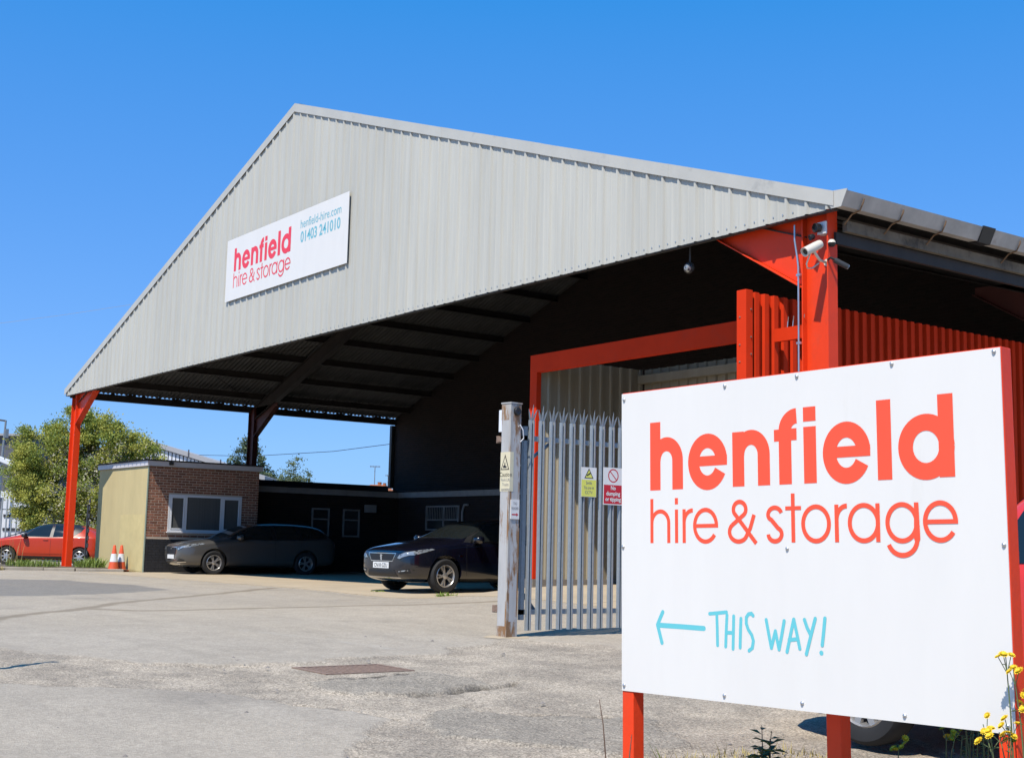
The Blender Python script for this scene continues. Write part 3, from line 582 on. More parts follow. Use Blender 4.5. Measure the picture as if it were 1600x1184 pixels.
for c in range(27):
    z_ = .995 + c * .075
    off = 0 if c % 2 == 0 else -.1125; y = HY0 + .02 + off
    while y < HY1 - .02:
        a = max(y, HY0 + .02); b = min(y + .211, HY1); y += .225
        if b - a < .04: continue
        segs = [(a, b)]
        if z_ + .065 > wz0 - .04 and z_ < wz1 + .01:
            segs = []
            if a < wy0 - .005: segs.append((a, min(b, wy0 - .005)))
            if b > wy1 + .005: segs.append((max(a, wy1 + .005), b))
        for (p, q_) in segs:
            if q_ - p < .03: continue
            o = bpy.data.objects.new('brick', brick_mesh(q_ - p)); COL.objects.link(o); o.parent = hut
            o.location = (HX - 1.75 + random.uniform(-.0008, .0012), p - 2.9, z_)
# painted plinth: bricks under thick black paint
mb = MB(); mb.box((HX - .0195, HY0 + .02, -.14), (HX - .006, HY1, .929))
for c in range(14):
    z_ = -.12 + c * .075; y = HY0 + .02 + (0 if c % 2 else -.1125)
    while y < HY1 - .02:
        a = max(y, HY0 + .02); b = min(y + .215, HY1); y += .225
        if b - a > .04: mb.box((HX - .0075, a, z_), (HX + .001 + random.uniform(-.001, .001), b, z_ + .065))
o = mb.build('painted_plinth', M_BLACKP, hut); o['kind'] = 'stuff'
mb = MB(); mb.box((HX - .012, HY0 - .012, -.1), (HX + .012, HY0 + .022, 3.02)); mb.build('corner_bead', mat('green_grey_bead', (.30, .36, .29), .6, 0, .1, 8), hut)
# window
win = MB(); fr = .065
for (a, b, c, d) in ((wy0, wy1, wz0, wz0 + fr), (wy0, wy1, wz1 - fr, wz1), (wy0, wy0 + fr, wz0 + fr, wz1 - fr), (wy1 - fr, wy1, wz0 + fr, wz1 - fr), (2.34, 2.42, wz0 + fr, wz1 - fr), (3.46, 3.55, wz0 + fr, wz1 - fr)):
    win.box((HX - .018, a, c), (HX + .022, b, d))
wf = win.build('window_frame', M_UPVC, hut)
for (a, b) in ((wy0 + fr, 2.34), (2.42, 3.46), (3.55, wy1 - fr)):
    w2 = MB(); w2.box((HX - .0075, a + .001, wz0 + fr + .001), (HX + .002, b - .001, wz1 - fr - .001)); w2.build('pane', M_BLINDS, wf)
for (a, b) in ((wy0 + fr, 2.34), (3.55, wy1 - fr)):
    w2 = MB(); e = .035; z0_, z1_ = wz0 + fr, wz1 - fr
    for (p, q_, r, s_) in ((a, b, z0_, z0_ + e), (a, b, z1_ - e, z1_), (a, a + e, z0_ + e, z1_ - e), (b - e, b, z0_ + e, z1_ - e)): w2.box((HX + .0022, p + .001, r), (HX + .030, q_ - .001, s_))
    w2.build('casement', M_UPVC, wf)
w2 = MB(); w2.box((HX - .018, wy0 - .03, wz0 - .035), (HX + .075, wy1 + .03, wz0 - .001)); w2.build('sill', M_UPVC, wf)
mb = MB(); mb.box((-.42, HY0 - .045, 3.02), (HX + .045, HY0 - .021, 3.163)); mb.build('fascia_board', M_FASCIA, hut)
mb = MB(); mb.box((HX + .021, HY0 - .0205, 3.02), (HX + .045, HY1 + .1, 3.163)); mb.build('fascia_board', M_FASCIA, hut)
mb = MB(); mb.box((-.45, HY0 - .075, 3.166), (HX + .075, HY1 + .1, 3.205)); rf = mb.build('felt_roof', M_FELT, hut)
mb = MB(); mb.box((HX + .046, 1.78, 3.06), (HX + .12, 1.9, 3.15)); mb.build('gutter_outlet', M_DARK, hut)

# ------------------------------------------------------------------ low workshop range along the side and back
rng_b = empty('workshop_range', (2.5, 10.4, 0), 'low dark brick range with white fascia at the back of the canopy', 'building')
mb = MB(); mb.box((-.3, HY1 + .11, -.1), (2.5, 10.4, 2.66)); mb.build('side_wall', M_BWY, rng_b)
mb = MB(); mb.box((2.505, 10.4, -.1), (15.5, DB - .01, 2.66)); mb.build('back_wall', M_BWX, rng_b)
mb = MB(); mb.box((-.48, HY1 + .11, -.1), (-.31, 11.66, 2.985)); mb.build('parapet', M_FELT, rng_b)
mb = MB(); mb.box((2.501, HY1 + .2, 2.47), (2.53, 10.37, 2.65)); mb.build('fascia_board', M_SHADEWHITE, rng_b)
mb = MB(); mb.box((2.501, 10.37, 2.47), (15.5, 10.399, 2.65)); mb.build('fascia_board', M_SHADEWHITE, rng_b)
mb = MB(); mb.box((-.3, HY1 + .11, 2.661), (2.56, 10.34, 2.70)); mb.box((-.3, 10.3405, 2.661), (15.5, DB - .01, 2.70)); mb.build('felt_roof', M_FELT, rng_b)
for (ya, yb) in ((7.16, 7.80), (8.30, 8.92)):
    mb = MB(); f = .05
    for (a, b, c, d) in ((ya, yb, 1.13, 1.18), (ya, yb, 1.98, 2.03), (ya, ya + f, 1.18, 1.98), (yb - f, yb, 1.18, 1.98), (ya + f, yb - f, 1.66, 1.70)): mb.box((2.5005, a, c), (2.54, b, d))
    w_ = mb.build('window_frame', M_SHADEWHITE, rng_b); mb = MB(); mb.box((2.5005, ya + f, 1.18), (2.51, yb - f, 1.98)); mb.build('pane', M_GLASS, w_)
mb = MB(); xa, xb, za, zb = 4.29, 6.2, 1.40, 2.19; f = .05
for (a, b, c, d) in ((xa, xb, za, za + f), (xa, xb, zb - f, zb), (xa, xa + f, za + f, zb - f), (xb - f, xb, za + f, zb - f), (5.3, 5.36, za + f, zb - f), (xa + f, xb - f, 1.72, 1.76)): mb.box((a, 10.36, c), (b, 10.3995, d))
w_ = mb.build('window_frame', M_SHADEWHITE, rng_b); mb = MB(); mb.box((xa + f, 10.39, za + f), (xb - f, 10.3994, zb - f)); mb.build('pane', M_GLASS, w_)
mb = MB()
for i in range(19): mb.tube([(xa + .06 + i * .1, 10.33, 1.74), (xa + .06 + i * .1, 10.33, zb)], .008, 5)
mb.build('window_bars', M_SHADEWHITE, rng_b)['kind'] = 'stuff'
mb = MB(); mb.box((2.5005, 9.1, 1.95), (2.60, 9.5, 2.2)); mb.build('junction_box', M_SHADEWHITE, rng_b)
mb = MB(); mb.tube([(6.45, 10.34, .2), (6.45, 10.34, 2.0), (6.55, 10.34, 2.2), (6.75, 10.34, 2.2)], .035, 8); mb.build('downpipe', M_SHADEWHITE, rng_b)
# ------------------------------------------------------------------ lettering: strokes laid as thin film
def arc(cx, cy, rx, ry, a0, a1, n=28):
    return [(cx + rx * math.cos(R(a0 + (a1 - a0) * i / n)), cy + ry * math.sin(R(a0 + (a1 - a0) * i / n))) for i in range(n + 1)]
def ribbon(pts, w, caps=False):
    """2-D ribbon of width w along pts -> list of polygons"""
    L = []; Rr = []; n = len(pts)
    ws = w if isinstance(w, (list, tuple)) else [w] * n
    for i, p in enumerate(pts):
        a = pts[max(i - 1, 0)]; b = pts[min(i + 1, n - 1)]; dx, dy = b[0] - a[0], b[1] - a[1]; q = math.hypot(dx, dy) or 1
        m = 1.0
        if 0 < i < n - 1:
            d1 = (p[0] - a[0], p[1] - a[1]); d2 = (b[0] - p[0], b[1] - p[1]); l1 = math.hypot(*d1) or 1; l2 = math.hypot(*d2) or 1
            c = (d1[0] * d2[0] + d1[1] * d2[1]) / (l1 * l2); m = 1 / max(.5, math.sqrt(max(0, (1 + c) / 2)))
        nx_, ny_ = -dy / q, dx / q
        L.append((p[0] + nx_ * ws[i] / 2 * m, p[1] + ny_ * ws[i] / 2 * m)); Rr.append((p[0] - nx_ * ws[i] / 2 * m, p[1] - ny_ * ws[i] / 2 * m))
    polys = [[Rr[i], Rr[i + 1], L[i + 1], L[i]] for i in range(n - 1)]
    if caps:
        for i, j in ((0, 1), (n - 1, n - 2)):
            a0 = math.degrees(math.atan2(pts[i][1] - pts[j][1], pts[i][0] - pts[j][0]))
            polys.append(arc(pts[i][0], pts[i][1], ws[i] / 2, ws[i] / 2, a0 - 90, a0 + 90, 8))
    return polys
def film(name, strokes, place, mt, parent, gap=.0005, step=.00006):
    """strokes: (points, width, round) ; place(u, v, h) maps the 2-D layout onto the board, h = height above it"""
    mb = MB()
    for i, (pts, w, c) in enumerate(strokes):
        for poly in (ribbon(pts, w, c) if w else [pts]):
            mb.add([place(u, v, gap + step * i) for (u, v) in poly], [tuple(range(len(poly)))])
    return mb.build(name, mt, parent, fix=False)
def shoulder(xl, xr, w, ytop, ybase, ysp):               # the arch of an h or n: centre lines xl -> xr
    cx = (xl + xr) / 2; rx = (xr - xl) / 2; ry = ytop - w / 2 - ysp
    return arc(cx, ysp, rx, ry, 178, 0, 22) + [(xr, ybase)]
def line(*p): return list(p)
B0, XH, AS = .995, 1.252, 1.336; w = .070
def e_bold(cx): return [(arc(cx, 1.121, .088, .101, 4, 333, 40), w, 0), (line((cx - .075, 1.125), (cx + .1215, 1.125)), .048, 0)]
HEN = [(line((.235, B0), (.235, AS)), w, 0), (shoulder(.236, .384, w, 1.257, B0, 1.140), w, 0)] + e_bold(.576) + \
      [(line((.766, B0), (.766, XH)), w, 0), (shoulder(.767, .916, w, 1.257, B0, 1.140), w, 0),
       (line((1.0385, B0), (1.0385, 1.12), (1.0385, 1.228)) + arc(1.1045, 1.238, .066, .065, 176, 90, 12), w, 0), (line((.977, 1.220), (1.104, 1.220)), .054, 0),
       (line((1.1755, B0), (1.1755, 1.249)), .068, 0), (line((1.1755, 1.273), (1.1755, 1.338)), .068, 0)] + e_bold(1.3675) + \
      [(line((1.559, B0), (1.559, AS)), w, 0), (arc(1.7575, 1.1235, .096, .102, 0, 360, 48), w, 0), (line((1.851, B0), (1.851, AS)), w, 0)]
b0, xh, as_ = .734, .898, .953; v = .0205
def e_thin(cx, rx): return [(arc(cx, .8155, rx - v / 2, .0755, 0, 325, 44), v, 0), (line((cx - rx + v * .5, .815), (cx + rx, .815)), v * .9, 0)]
HIRE = [(line((.2105, b0), (.2105, as_)), v, 0), (shoulder(.2106, .3235, v, .900, b0, .832), v, 0),
        (line((.375, b0), (.375, .897)), v, 0), (line((.375, .922), (.375, .953)), v, 0),
        (line((.4245, b0), (.4245, .897)), v, 0), (arc(.479, .832, .0545, .058, 178, 88, 14), v, 0)] + e_thin(.5605, .0785) + \
       [(line((.866, .730), (.80, .803), (.741, .868)), v, 0), (arc(.770, .8885, .037, .0350, 220, -42, 26), v, 0), (line((.799, .866), (.722, .814)), v, 0), (arc(.762, .784, .0535, .0445, 138, 330, 24), v, 0), (line((.806, .760), (.832, .800), (.855, .862)), v, 0),
        (arc(.974, .859, .038, .0325, 15, 180, 16) + arc(.974, .859, .038, .026, 190, 240, 4) + arc(.974, .772, .038, .030, 62, -5, 8) + arc(.974, .772, .038, .0325, -8, -178, 18), v, 0),
        (line((1.0765, b0), (1.0765, as_)), v, 0), (line((1.034, .887), (1.121, .887)), v * .85, 0),
        (arc(1.200, .815, .069, .0755, 0, 360, 48), v, 0),
        (line((1.3095, b0), (1.3095, .897)), v, 0), (arc(1.362, .832, .0525, .058, 178, 88, 14), v, 0),
        (arc(1.4475, .815, .0705, .0755, 0, 360, 48), v, 0), (line((1.5175, b0), (1.5175, .897)), v, 0),
        (arc(1.634, .8135, .0695, .0755, 0, 360, 48), v, 0), (line((1.7035, .896), (1.7035, .745)) + arc(1.634, .745, .0695, .0665, 0, -160, 24), v, 0)] + e_thin(1.812, .0795)
def brush(pts, w=.017): return (pts, w, 1)
ARROW = [brush([(.544, .331), (.40, .333), (.25, .334)], .024), brush([(.281, .398), (.262, .365), (.246, .335)], .021), brush([(.246, .335), (.254, .312), (.275, .250)], .021)]
THIS = [brush([(.581, .401), (.63, .406), (.684, .412)]), brush([(.625, .402), (.627, .33), (.628, .257)]),
        brush([(.687, .399), (.681, .32), (.677, .254)]), brush([(.727, .395), (.724, .32), (.721, .246)]), brush([(.684, .318), (.723, .319)]),
        brush([(.770, .386), (.766, .32), (.763, .254)]),
        brush([(.841, .402), (.832, .411), (.815, .408), (.802, .393), (.801, .365), (.812, .338), (.832, .314), (.841, .288), (.834, .256), (.815, .243)]),
        brush([(.916, .386), (.930, .32), (.943, .262)]), brush([(.943, .262), (.955, .30), (.967, .338)]), brush([(.967, .338), (.977, .295), (.986, .258)]), brush([(.986, .258), (1.002, .32), (1.017, .385)]),
        brush([(1.030, .250), (1.052, .33), (1.070, .394)]), brush([(1.070, .394), (1.086, .33), (1.100, .268)]), brush([(1.043, .303), (1.089, .309)]),
        brush([(1.128, .395), (1.142, .36), (1.157, .335)]), brush([(1.186, .402), (1.162, .33), (1.135, .246)]),
        brush([(1.237, .405), (1.228, .34), (1.220, .289)])]
DOT = [brush([(1.214, .256), (1.2145, .255)], .021)]
def text_mesh(body, size, place, mt, name, parent, width=None, bold=0.0, align='LEFT', gap=.0012, squash=1.0):
    """a line of built-in type laid flat through place(u, v, h); width: fit to this width"""
    cu = bpy.data.curves.new(name, 'FONT'); cu.body = body; cu.size = size; cu.offset = bold; cu.align_x = 'LEFT'; cu.resolution_u = 4
    ob = bpy.data.objects.new(name, cu); COL.objects.link(ob); dg = bpy.context.evaluated_depsgraph_get(); me = bpy.data.meshes.new_from_object(ob.evaluated_get(dg)); bpy.data.objects.remove(ob); bpy.data.curves.remove(cu)
    xs = [q.co.x for q in me.vertices] or [0, 1]; x0_, x1_ = min(xs), max(xs); k = (width / (x1_ - x0_)) if width else squash
    for q in me.vertices:
        u = (q.co.x - x0_) * k; 
        if align == 'CENTER': u -= (x1_ - x0_) * k / 2
        q.co = place(u, q.co.y, gap)
    me.materials.clear()
    return link(name, me, mt, parent)

# ------------------------------------------------------------------ the big notice board in front
SL_, SR_ = Vector((35.248, -8.100, 0.30)), Vector((37.342, -7.934, 0.338))
su = (SR_ - SL_); SW = su.length; su.normalize(); sv = Vector((-su.z * su.x, -su.z * su.y, 1)).normalized(); sn = su.cross(sv); SH = 1.50
if sn.y > 0: sn = -sn
def on_sign(u, v_, h): return SL_ + su * (u * SW / 2.1) + sv * v_ + sn * h
sgn = empty('notice_board', tuple((SL_ + SR_) / 2 - Vector((0, 0, .52))), 'big white board on red posts with red lettering and a teal arrow pointing left', 'sign')
def slab_on(mb, u0, u1, v0, v1, h0, h1):
    P_ = [on_sign(u, v_, h) for h in (h0, h1) for (u, v_) in ((u0, v0), (u1, v0), (u1, v1), (u0, v1))]
    mb.add(P_, [(3, 2, 1, 0), (4, 5, 6, 7), (0, 1, 5, 4), (1, 2, 6, 5), (2, 3, 7, 6), (3, 0, 4, 7)])
mb = MB(); slab_on(mb, 0, 2.1, 0, SH, -.004, 0); mb.build('panel', M_WHITE, sgn)
e = .05; PZ = ((.0, .076), (1.130, 1.206), (2.027, 2.103))
for (a, b) in ((.0762, 2.0268),):
    for (c, d) in ((SH - e, SH + .004), (0, e)):
        mb = MB(); slab_on(mb, a, b, c, d, -.074, -.0042); mb.build('frame_rail', M_RED, sgn)
for (a, b) in PZ:
    mb = MB(); P_ = on_sign((a + b) / 2, 0, -.1); gz = g(P_.x, P_.y) - .3 - SL_.z; mid = .5 < a < 1.9
    slab_on(mb, a, b, gz, SH + (.0045 if not mid else -.08), -.0805 - (.135 if mid else 0), -.0042 - (.135 if mid else 0)); bevelled(mb.build('post', M_RED, sgn), .004)
mb = MB()
for (u, v_) in ((.019, 1.469), (.69, 1.478), (1.112, 1.482), (1.607, 1.486), (2.075, 1.485), (.018, .027), (.667, .03), (1.108, .033), (1.62, .027), (2.07, .03), (1.042, .706), (.012, .716), (2.085, .72)):
    mb.lathe([(.009, 0), (.009, .005), (.005, .009), (0, .010)], on_sign(u, v_, .0), sn, 8)
mb.build('screws', M_ZINC, sgn, smooth=40)['kind'] = 'stuff'
film('headline_lettering', HEN, on_sign, M_PRINT, sgn)
film('strapline_lettering', HIRE, on_sign, M_PRINT, sgn)
film('arrow', ARROW, on_sign, M_TEAL, sgn)
film('direction_lettering', THIS, on_sign, M_TEAL, sgn); film('exclamation_dot', DOT, on_sign, M_TEAL, sgn)

# ------------------------------------------------------------------ name board high on the gable
gb = empty('gable_sign', (14.62, -.14, 6.53), 'long white board with red and teal lettering high on the grey gable', 'sign')
mb = MB(); mb.box((11.67, -.138, 6.53), (17.58, -.1315, 8.01)); mb.build('panel', M_WHITE, gb)
def on_gable(kx, ox, kz, oz): return lambda u, v_, h: (ox + u * kx, -.1382 - h * 2.0, oz + v_ * kz)
pk = on_gable(2.93 / 1.686, 12.10 - .2 * 2.93 / 1.686, 1.62, 7.205 - B0 * 1.62); film('headline_lettering', HEN, pk, M_PRINT2, gb)
pk = on_gable(2.96 / 1.692, 12.10 - .2 * 2.96 / 1.692, 1.62, 6.815 - b0 * 1.62); film('strapline_lettering', HIRE, pk, M_PRINT2, gb)
text_mesh('henfield-hire.com', .27, lambda u, v_, h: (15.47 + u, -.1382 - h * 2, 7.625 + v_), M_TEAL2, 'address_lettering', gb, width=1.80)
text_mesh('01403 241010', .33, lambda u, v_, h: (15.49 + u, -.1382 - h * 2, 7.315 + v_), M_TEAL2, 'number_lettering', gb, width=1.76, bold=.006)

# ------------------------------------------------------------------ palisade gate and its post
GX = 28.47
post = empty('gate_post', (28.47, -3.84, 0), 'rusty white square steel gate post left of the palisade gate', 'post')
mb = MB(); pb = .155
c0 = Vector((28.46, -3.88)); ang = R(6)
def rc(dx, dy): return (c0.x + dx * math.cos(ang) - dy * math.sin(ang), c0.y + dx * math.sin(ang) + dy * math.cos(ang))
def rbox(mb, x0_, x1_, y0_, y1_, z0_, z1_):
    P_ = [(*rc(a, b), z_) for z_ in (z0_, z1_) for (a, b) in ((x0_, y0_), (x1_, y0_), (x1_, y1_), (x0_, y1_))]
    mb.add(P_, [(3, 2, 1, 0), (4, 5, 6, 7), (0, 1, 5, 4), (1, 2, 6, 5), (2, 3, 7, 6), (3, 0, 4, 7)])
gz0 = g(28.47, -3.84); hp = .080
rbox(mb, -hp, hp, -hp, hp, gz0 - .2, 2.585); bevelled(mb.build('shaft', M_POST, post), .010)
mb = MB(); rbox(mb, -hp - .006, hp + .006, -hp - .006, hp + .006, 2.5855, 2.60); mb.build('cap', M_POST, post)
mb = MB(); q_ = rc(hp, .005); mb.lathe([(.05, 0), (.05, .02), (.04, .03), (.016, .03), (0, .024)], (*q_, 2.50), (math.cos(ang), math.sin(ang), 0), 18); mb.build('sounder', M_BLACK, post, smooth=40)
mb = MB(); rbox(mb, -hp - .06, -hp - .001, -hp + .01, -hp + .11, 2.27, 2.52); bevelled(mb.build('beam_box', M_UPVC, post), .006)
for z_ in (2.19, .30):
    mb = MB(); rbox(mb, -hp - .085, -hp - .001, -hp + .01, -hp + .07, z_ - .03, z_ + .03); mb.lathe([(.0, -.04), (.028, -.04), (.028, .04), (0, .04)], (*rc(-hp - .085, -hp + .04), z_), (0, 0, 1), 10); mb.build('hinge_lug', M_RUST, post)
mb = MB(); a_ = rc(hp + .006, .03); b_ = rc(hp + .05, .06); mb.tube([(*a_, 2.33), (*rc(hp + .03, .03), 2.35), (*b_, 2.29), (*rc(hp + .035, .085), 2.2), (*rc(hp + .01, .06), 2.16)], .006, 6); mb.build('cable', M_UPVC, post)
mb = MB(); n_ = 22; vs = [(*rc(0, 0), gz0 + .012)]
for i in range(n_):
    t = 2 * math.pi * i / n_; r_ = .17 + .07 * rng.random() ; vs.append((28.47 + 1.05 * r_ * math.cos(t) - .02, -3.86 + 1.3 * r_ * math.sin(t), g(28.47 + r_ * math.cos(t), -3.86 + r_ * math.sin(t)) + .004))
mb.add(vs, [(0, i + 1, (i + 1) % n_ + 1) for i in range(n_)]); mb.build('concrete_collar', M_APRON, post)

gate = empty('palisade_gate', (GX, -2.1, 0), 'open galvanised steel palisade gate with splayed triple-pointed pales', 'gate')
def pale_mesh():
    mb = MB(); prof = [(-.036, -.004), (-.031, .024), (-.015, .028), (-.006, .0), (.006, .0), (.015, .028), (.031, .024), (.036, -.004)]; t = .003
    zs = [0, 2.36]; vs = []
    for z_ in zs:
        for (y_, x_) in prof: vs.append((x_, y_, z_))
        for (y_, x_) in prof: vs.append((x_ - t, y_, z_))
    n_ = len(prof); fs = []
    for i in range(n_ - 1):
        fs += [(i, i + 1, 2 * n_ + i + 1, 2 * n_ + i), (n_ + i, 3 * n_ + i, 3 * n_ + i + 1, n_ + i + 1), (i, n_ + i, n_ + i + 1, i + 1)]
    fs += [(0, 2 * n_, 3 * n_, n_), (n_ - 1, 2 * n_ - 1, 4 * n_ - 1, 3 * n_ - 1)]
    mb.add(vs, fs)
    def spike(y0_, y1_, tip, xo):                         # flat prong with thickness, bent outwards
        ym = (y0_ + y1_) / 2; a = [(.004, y0_, 2.36), (.004, y1_, 2.36), (.004 + xo * .5, y1_ + (tip[0] - ym) * .5, 2.43), (.004 + xo * .5, y0_ + (tip[0] - ym) * .5, 2.43), (.004 + xo, tip[0], tip[1])]
        b = [(x_ + .004, y_, z_) for x_, y_, z_ in a]
        mb.add(a + b, [(0, 1, 2, 3), (3, 2, 4), (8, 7, 6, 5), (9, 7, 8), (0, 5, 6, 1), (1, 6, 7, 2), (2, 7, 9, 4), (4, 9, 8, 3), (3, 8, 5, 0)])
    spike(-.034, -.012, (-.062, 2.485), .022); spike(.012, .034, (.062, 2.485), .022); spike(-.0125, .0125, (.0, 2.535), .030)
    me = mb.mesh('pale'); bm = bmesh.new(); bm.from_mesh(me); bmesh.ops.recalc_face_normals(bm, faces=bm.faces); bm.to_mesh(me); bm.free(); me.materials.append(M_GALV); return me
pm = pale_mesh(); y = -3.605
i = 0
while y < -.45:
    o = bpy.data.objects.new('pale', pm); COL.objects.link(o); o.parent = gate; z_ = .065 + .004 * i * .2
    o.location = (random.uniform(-.003, .003), y + 2.1, z_); o.rotation_euler = (0, random.uniform(-.003, .003), random.uniform(-.03, .03)); y += .150; i += 1
for z_ in (.24, 2.19):
    mb = MB(); mb.box((GX - .055, -3.70, z_), (GX - .006, -.44, z_ + .055)); mb.build('rail', M_GALVD, gate)
mb = MB(); mb.box((GX - .055, -3.70, .18), (GX - .006, -3.65, 2.35)); mb.build('hanging_stile', M_GALVD, gate)
mb = MB(); mb.tube([(GX - .09, -3.66, .52), (GX - .08, -3.45, .28)], .022, 8); mb.tube([(GX - .06, -3.69, 1.9), (GX - .06, -3.3, 2.17)], .02, 6); mb.build('brace', M_GALVD, gate)

# notices
def notice(name, label, x_, y0_, y1_, z0_, z1_, tilt=0.0):
    n_ = empty(name, (x_, (y0_ + y1_) / 2, z0_), label, 'notice')
    mb = MB(); mb.box((x_ - .003, y0_, z0_), (x_, y1_, z1_)); mb.build('plate', M_WHITE if 'faded' not in label else M_YEL2, n_)
    return n_, (lambda u, v_, h: (x_ + h, y0_ + u, z0_ + v_))
X1 = GX + .036
nn, pl = notice('camera_notice', 'small yellow and white camera warning notice on the gate pales', X1, -2.89, -2.66, 1.585, 1.93)
film('yellow_band', [([(.004, .004), (.226, .004), (.226, .20), (.004, .20)], 0, 0)], pl, M_YEL, nn)
film('warning_triangle', [([(.045, .215), (.185, .215), (.115, .335)], 0, 0)], pl, M_INK, nn)
film('triangle_field', [([(.062, .224), (.168, .224), (.115, .315)], 0, 0)], pl, M_YEL, nn, gap=.0020)
film('camera_symbol', [([(.085, .240), (.140, .272), (.133, .286), (.078, .254)], 0, 0)], pl, M_INK, nn, gap=.0028)
for k_, (t_, wd) in enumerate((('Smile', .09), ('You are on', .15), ('CCTV', .11))): text_mesh(t_, .052, lambda u, v_, h, k_=k_: pl(.115 + u, .148 - .056 * k_ + v_, h), M_GREYINK, 'notice_lettering', nn, width=wd, align='CENTER', gap=.002)
nn, pl = notice('dumping_notice', 'red and white no dumping or tipping notice on the gate', X1, -2.555, -2.245, 1.505, 1.945)
film('red_band', [([(.010, .012), (.300, .012), (.300, .235), (.010, .235)], 0, 0)], pl, M_NRED, nn)
film('prohibition_ring', [(arc(.155, .345, .074, .074, 0, 360, 36), .014, 0), ([(.155 - .05, .345 + .05), (.155 + .05, .345 - .05)], .012, 0)], pl, M_NRED, nn)
for k_, (t_, wd) in enumerate((('No', .075), ('dumping', .215), ('or tipping', .24))): text_mesh(t_, .066, lambda u, v_, h, k_=k_: pl(.155 + u, .178 - .066 * k_ + v_, h), M_WHITE, 'notice_lettering', nn, width=wd, align='CENTER', gap=.002, bold=.002)
# notices stuck on the post: they follow its turned faces
def on_post(face):
    if face == 'right': return lambda u, v_, h: Vector((*rc(hp + h, u), v_))
    return lambda u, v_, h: Vector((*rc(u, -hp - h), v_))
cn = empty('forklift_notice', (*rc(hp, -.1), 1.6), 'faded yellow fork lift warning notice wrapped round the gate post', 'notice')
pr = on_post('right'); pf = on_post('front')
for fn, bands in ((pr, ((-hp + .001, -hp + .030, .0, 2.58), (-hp + .031, hp - .001, -.02, .17), (hp - .022, hp - .001, .171, 1.2))), (pf, ((hp - .030, hp - .001, .0, 2.58), (-hp + .001, hp - .031, -.02, .12), (-hp + .001, hp - .031, 2.40, 2.58)))):
    for (u0, u1, v0, v1) in bands:
        mb = MB(); mb.add([fn(u, v_, h) for h in (.0001, .0007) for (u, v_) in ((u0, v0), (u1, v0), (u1, v1), (u0, v1))], [(3, 2, 1, 0), (4, 5, 6, 7), (0, 1, 5, 4), (1, 2, 6, 5), (2, 3, 7, 6), (3, 0, 4, 7)]); mb.build('flaking_paint', M_POSTR, post)
mb = MB()
for fn, u0, u1 in ((pr, -hp - .002, -.028), (pf, -hp + .002, hp + .002)):
    mb.add([fn(u, v_, h) for h in (.0008, .0025) for (u, v_) in ((u0, 1.60), (u1, 1.60), (u1, 2.04), (u0, 2.04))], [(3, 2, 1, 0), (4, 5, 6, 7), (0, 1, 5, 4), (1, 2, 6, 5), (2, 3, 7, 6), (3, 0, 4, 7)])
mb.build('plate', M_YEL2, cn)
film('warning_triangle', [([(-.07, 1.84), (.07, 1.84), (.0, 2.015)], 0, 0)], lambda u, v_, h: pf(u, v_, h + .003), M_INK, cn)
film('triangle_field', [([(-.054, 1.85), (.054, 1.85), (.0, 1.985)], 0, 0)], lambda u, v_, h: pf(u, v_, h + .004), M_YEL2, cn)
film('truck_symbol', [([(-.03, 1.862), (.028, 1.862), (.028, 1.88), (.008, 1.885), (.004, 1.925), (-.006, 1.925), (-.01, 1.89), (-.03, 1.888)], 0, 0)], lambda u, v_, h: pf(u, v_, h + .005), M_INK, cn)
def wrap(u, v_, h):                                       # runs on round the corner of the post
    return pf(u, v_, h + .003) if u <= hp else pr(u - 2 * hp, v_, h + .003)
for k_, (t_, wd, sz) in enumerate((('Caution', .19, .070), ('Fork Lift', .14, .048), ('Trucks', .105, .048), ('operating', .14, .045))):
    text_mesh(t_, sz, lambda u, v_, h, k_=k_: wrap(.012 + u, 1.765 - .052 * k_ + v_, h), M_INK if k_ == 0 else M_GREYINK, 'notice_lettering', cn, width=wd, align='CENTER')
tg = empty('reader_notice', (*rc(hp, .06), 1.29), 'small white reader sign with a red arrow low on the gate post', 'notice')
mb = MB(); mb.add([pr(u, v_, h) for h in (.0008, .010) for (u, v_) in ((-.062, 1.295), (.066, 1.295), (.066, 1.51), (-.062, 1.51))], [(3, 2, 1, 0), (4, 5, 6, 7), (0, 1, 5, 4), (1, 2, 6, 5), (2, 3, 7, 6), (3, 0, 4, 7)]); mb.build('plate', M_WHITE, tg)
for t_, v0_, wd in (('TAG', 1.455, .055), ('READER', 1.400, .105)): text_mesh(t_, .042, lambda u, v_, h, v0_=v0_: pr(u, v0_ + v_, h + .0105), M_GREYINK, 'notice_lettering', tg, width=wd, align='CENTER')
film('arrow', [([(-.048, 1.338), (.022, 1.338), (.022, 1.326), (.052, 1.345), (.022, 1.364), (.022, 1.352), (-.048, 1.352)], 0, 0)], lambda u, v_, h: pr(u, v_, h + .0105), M_NRED, tg)

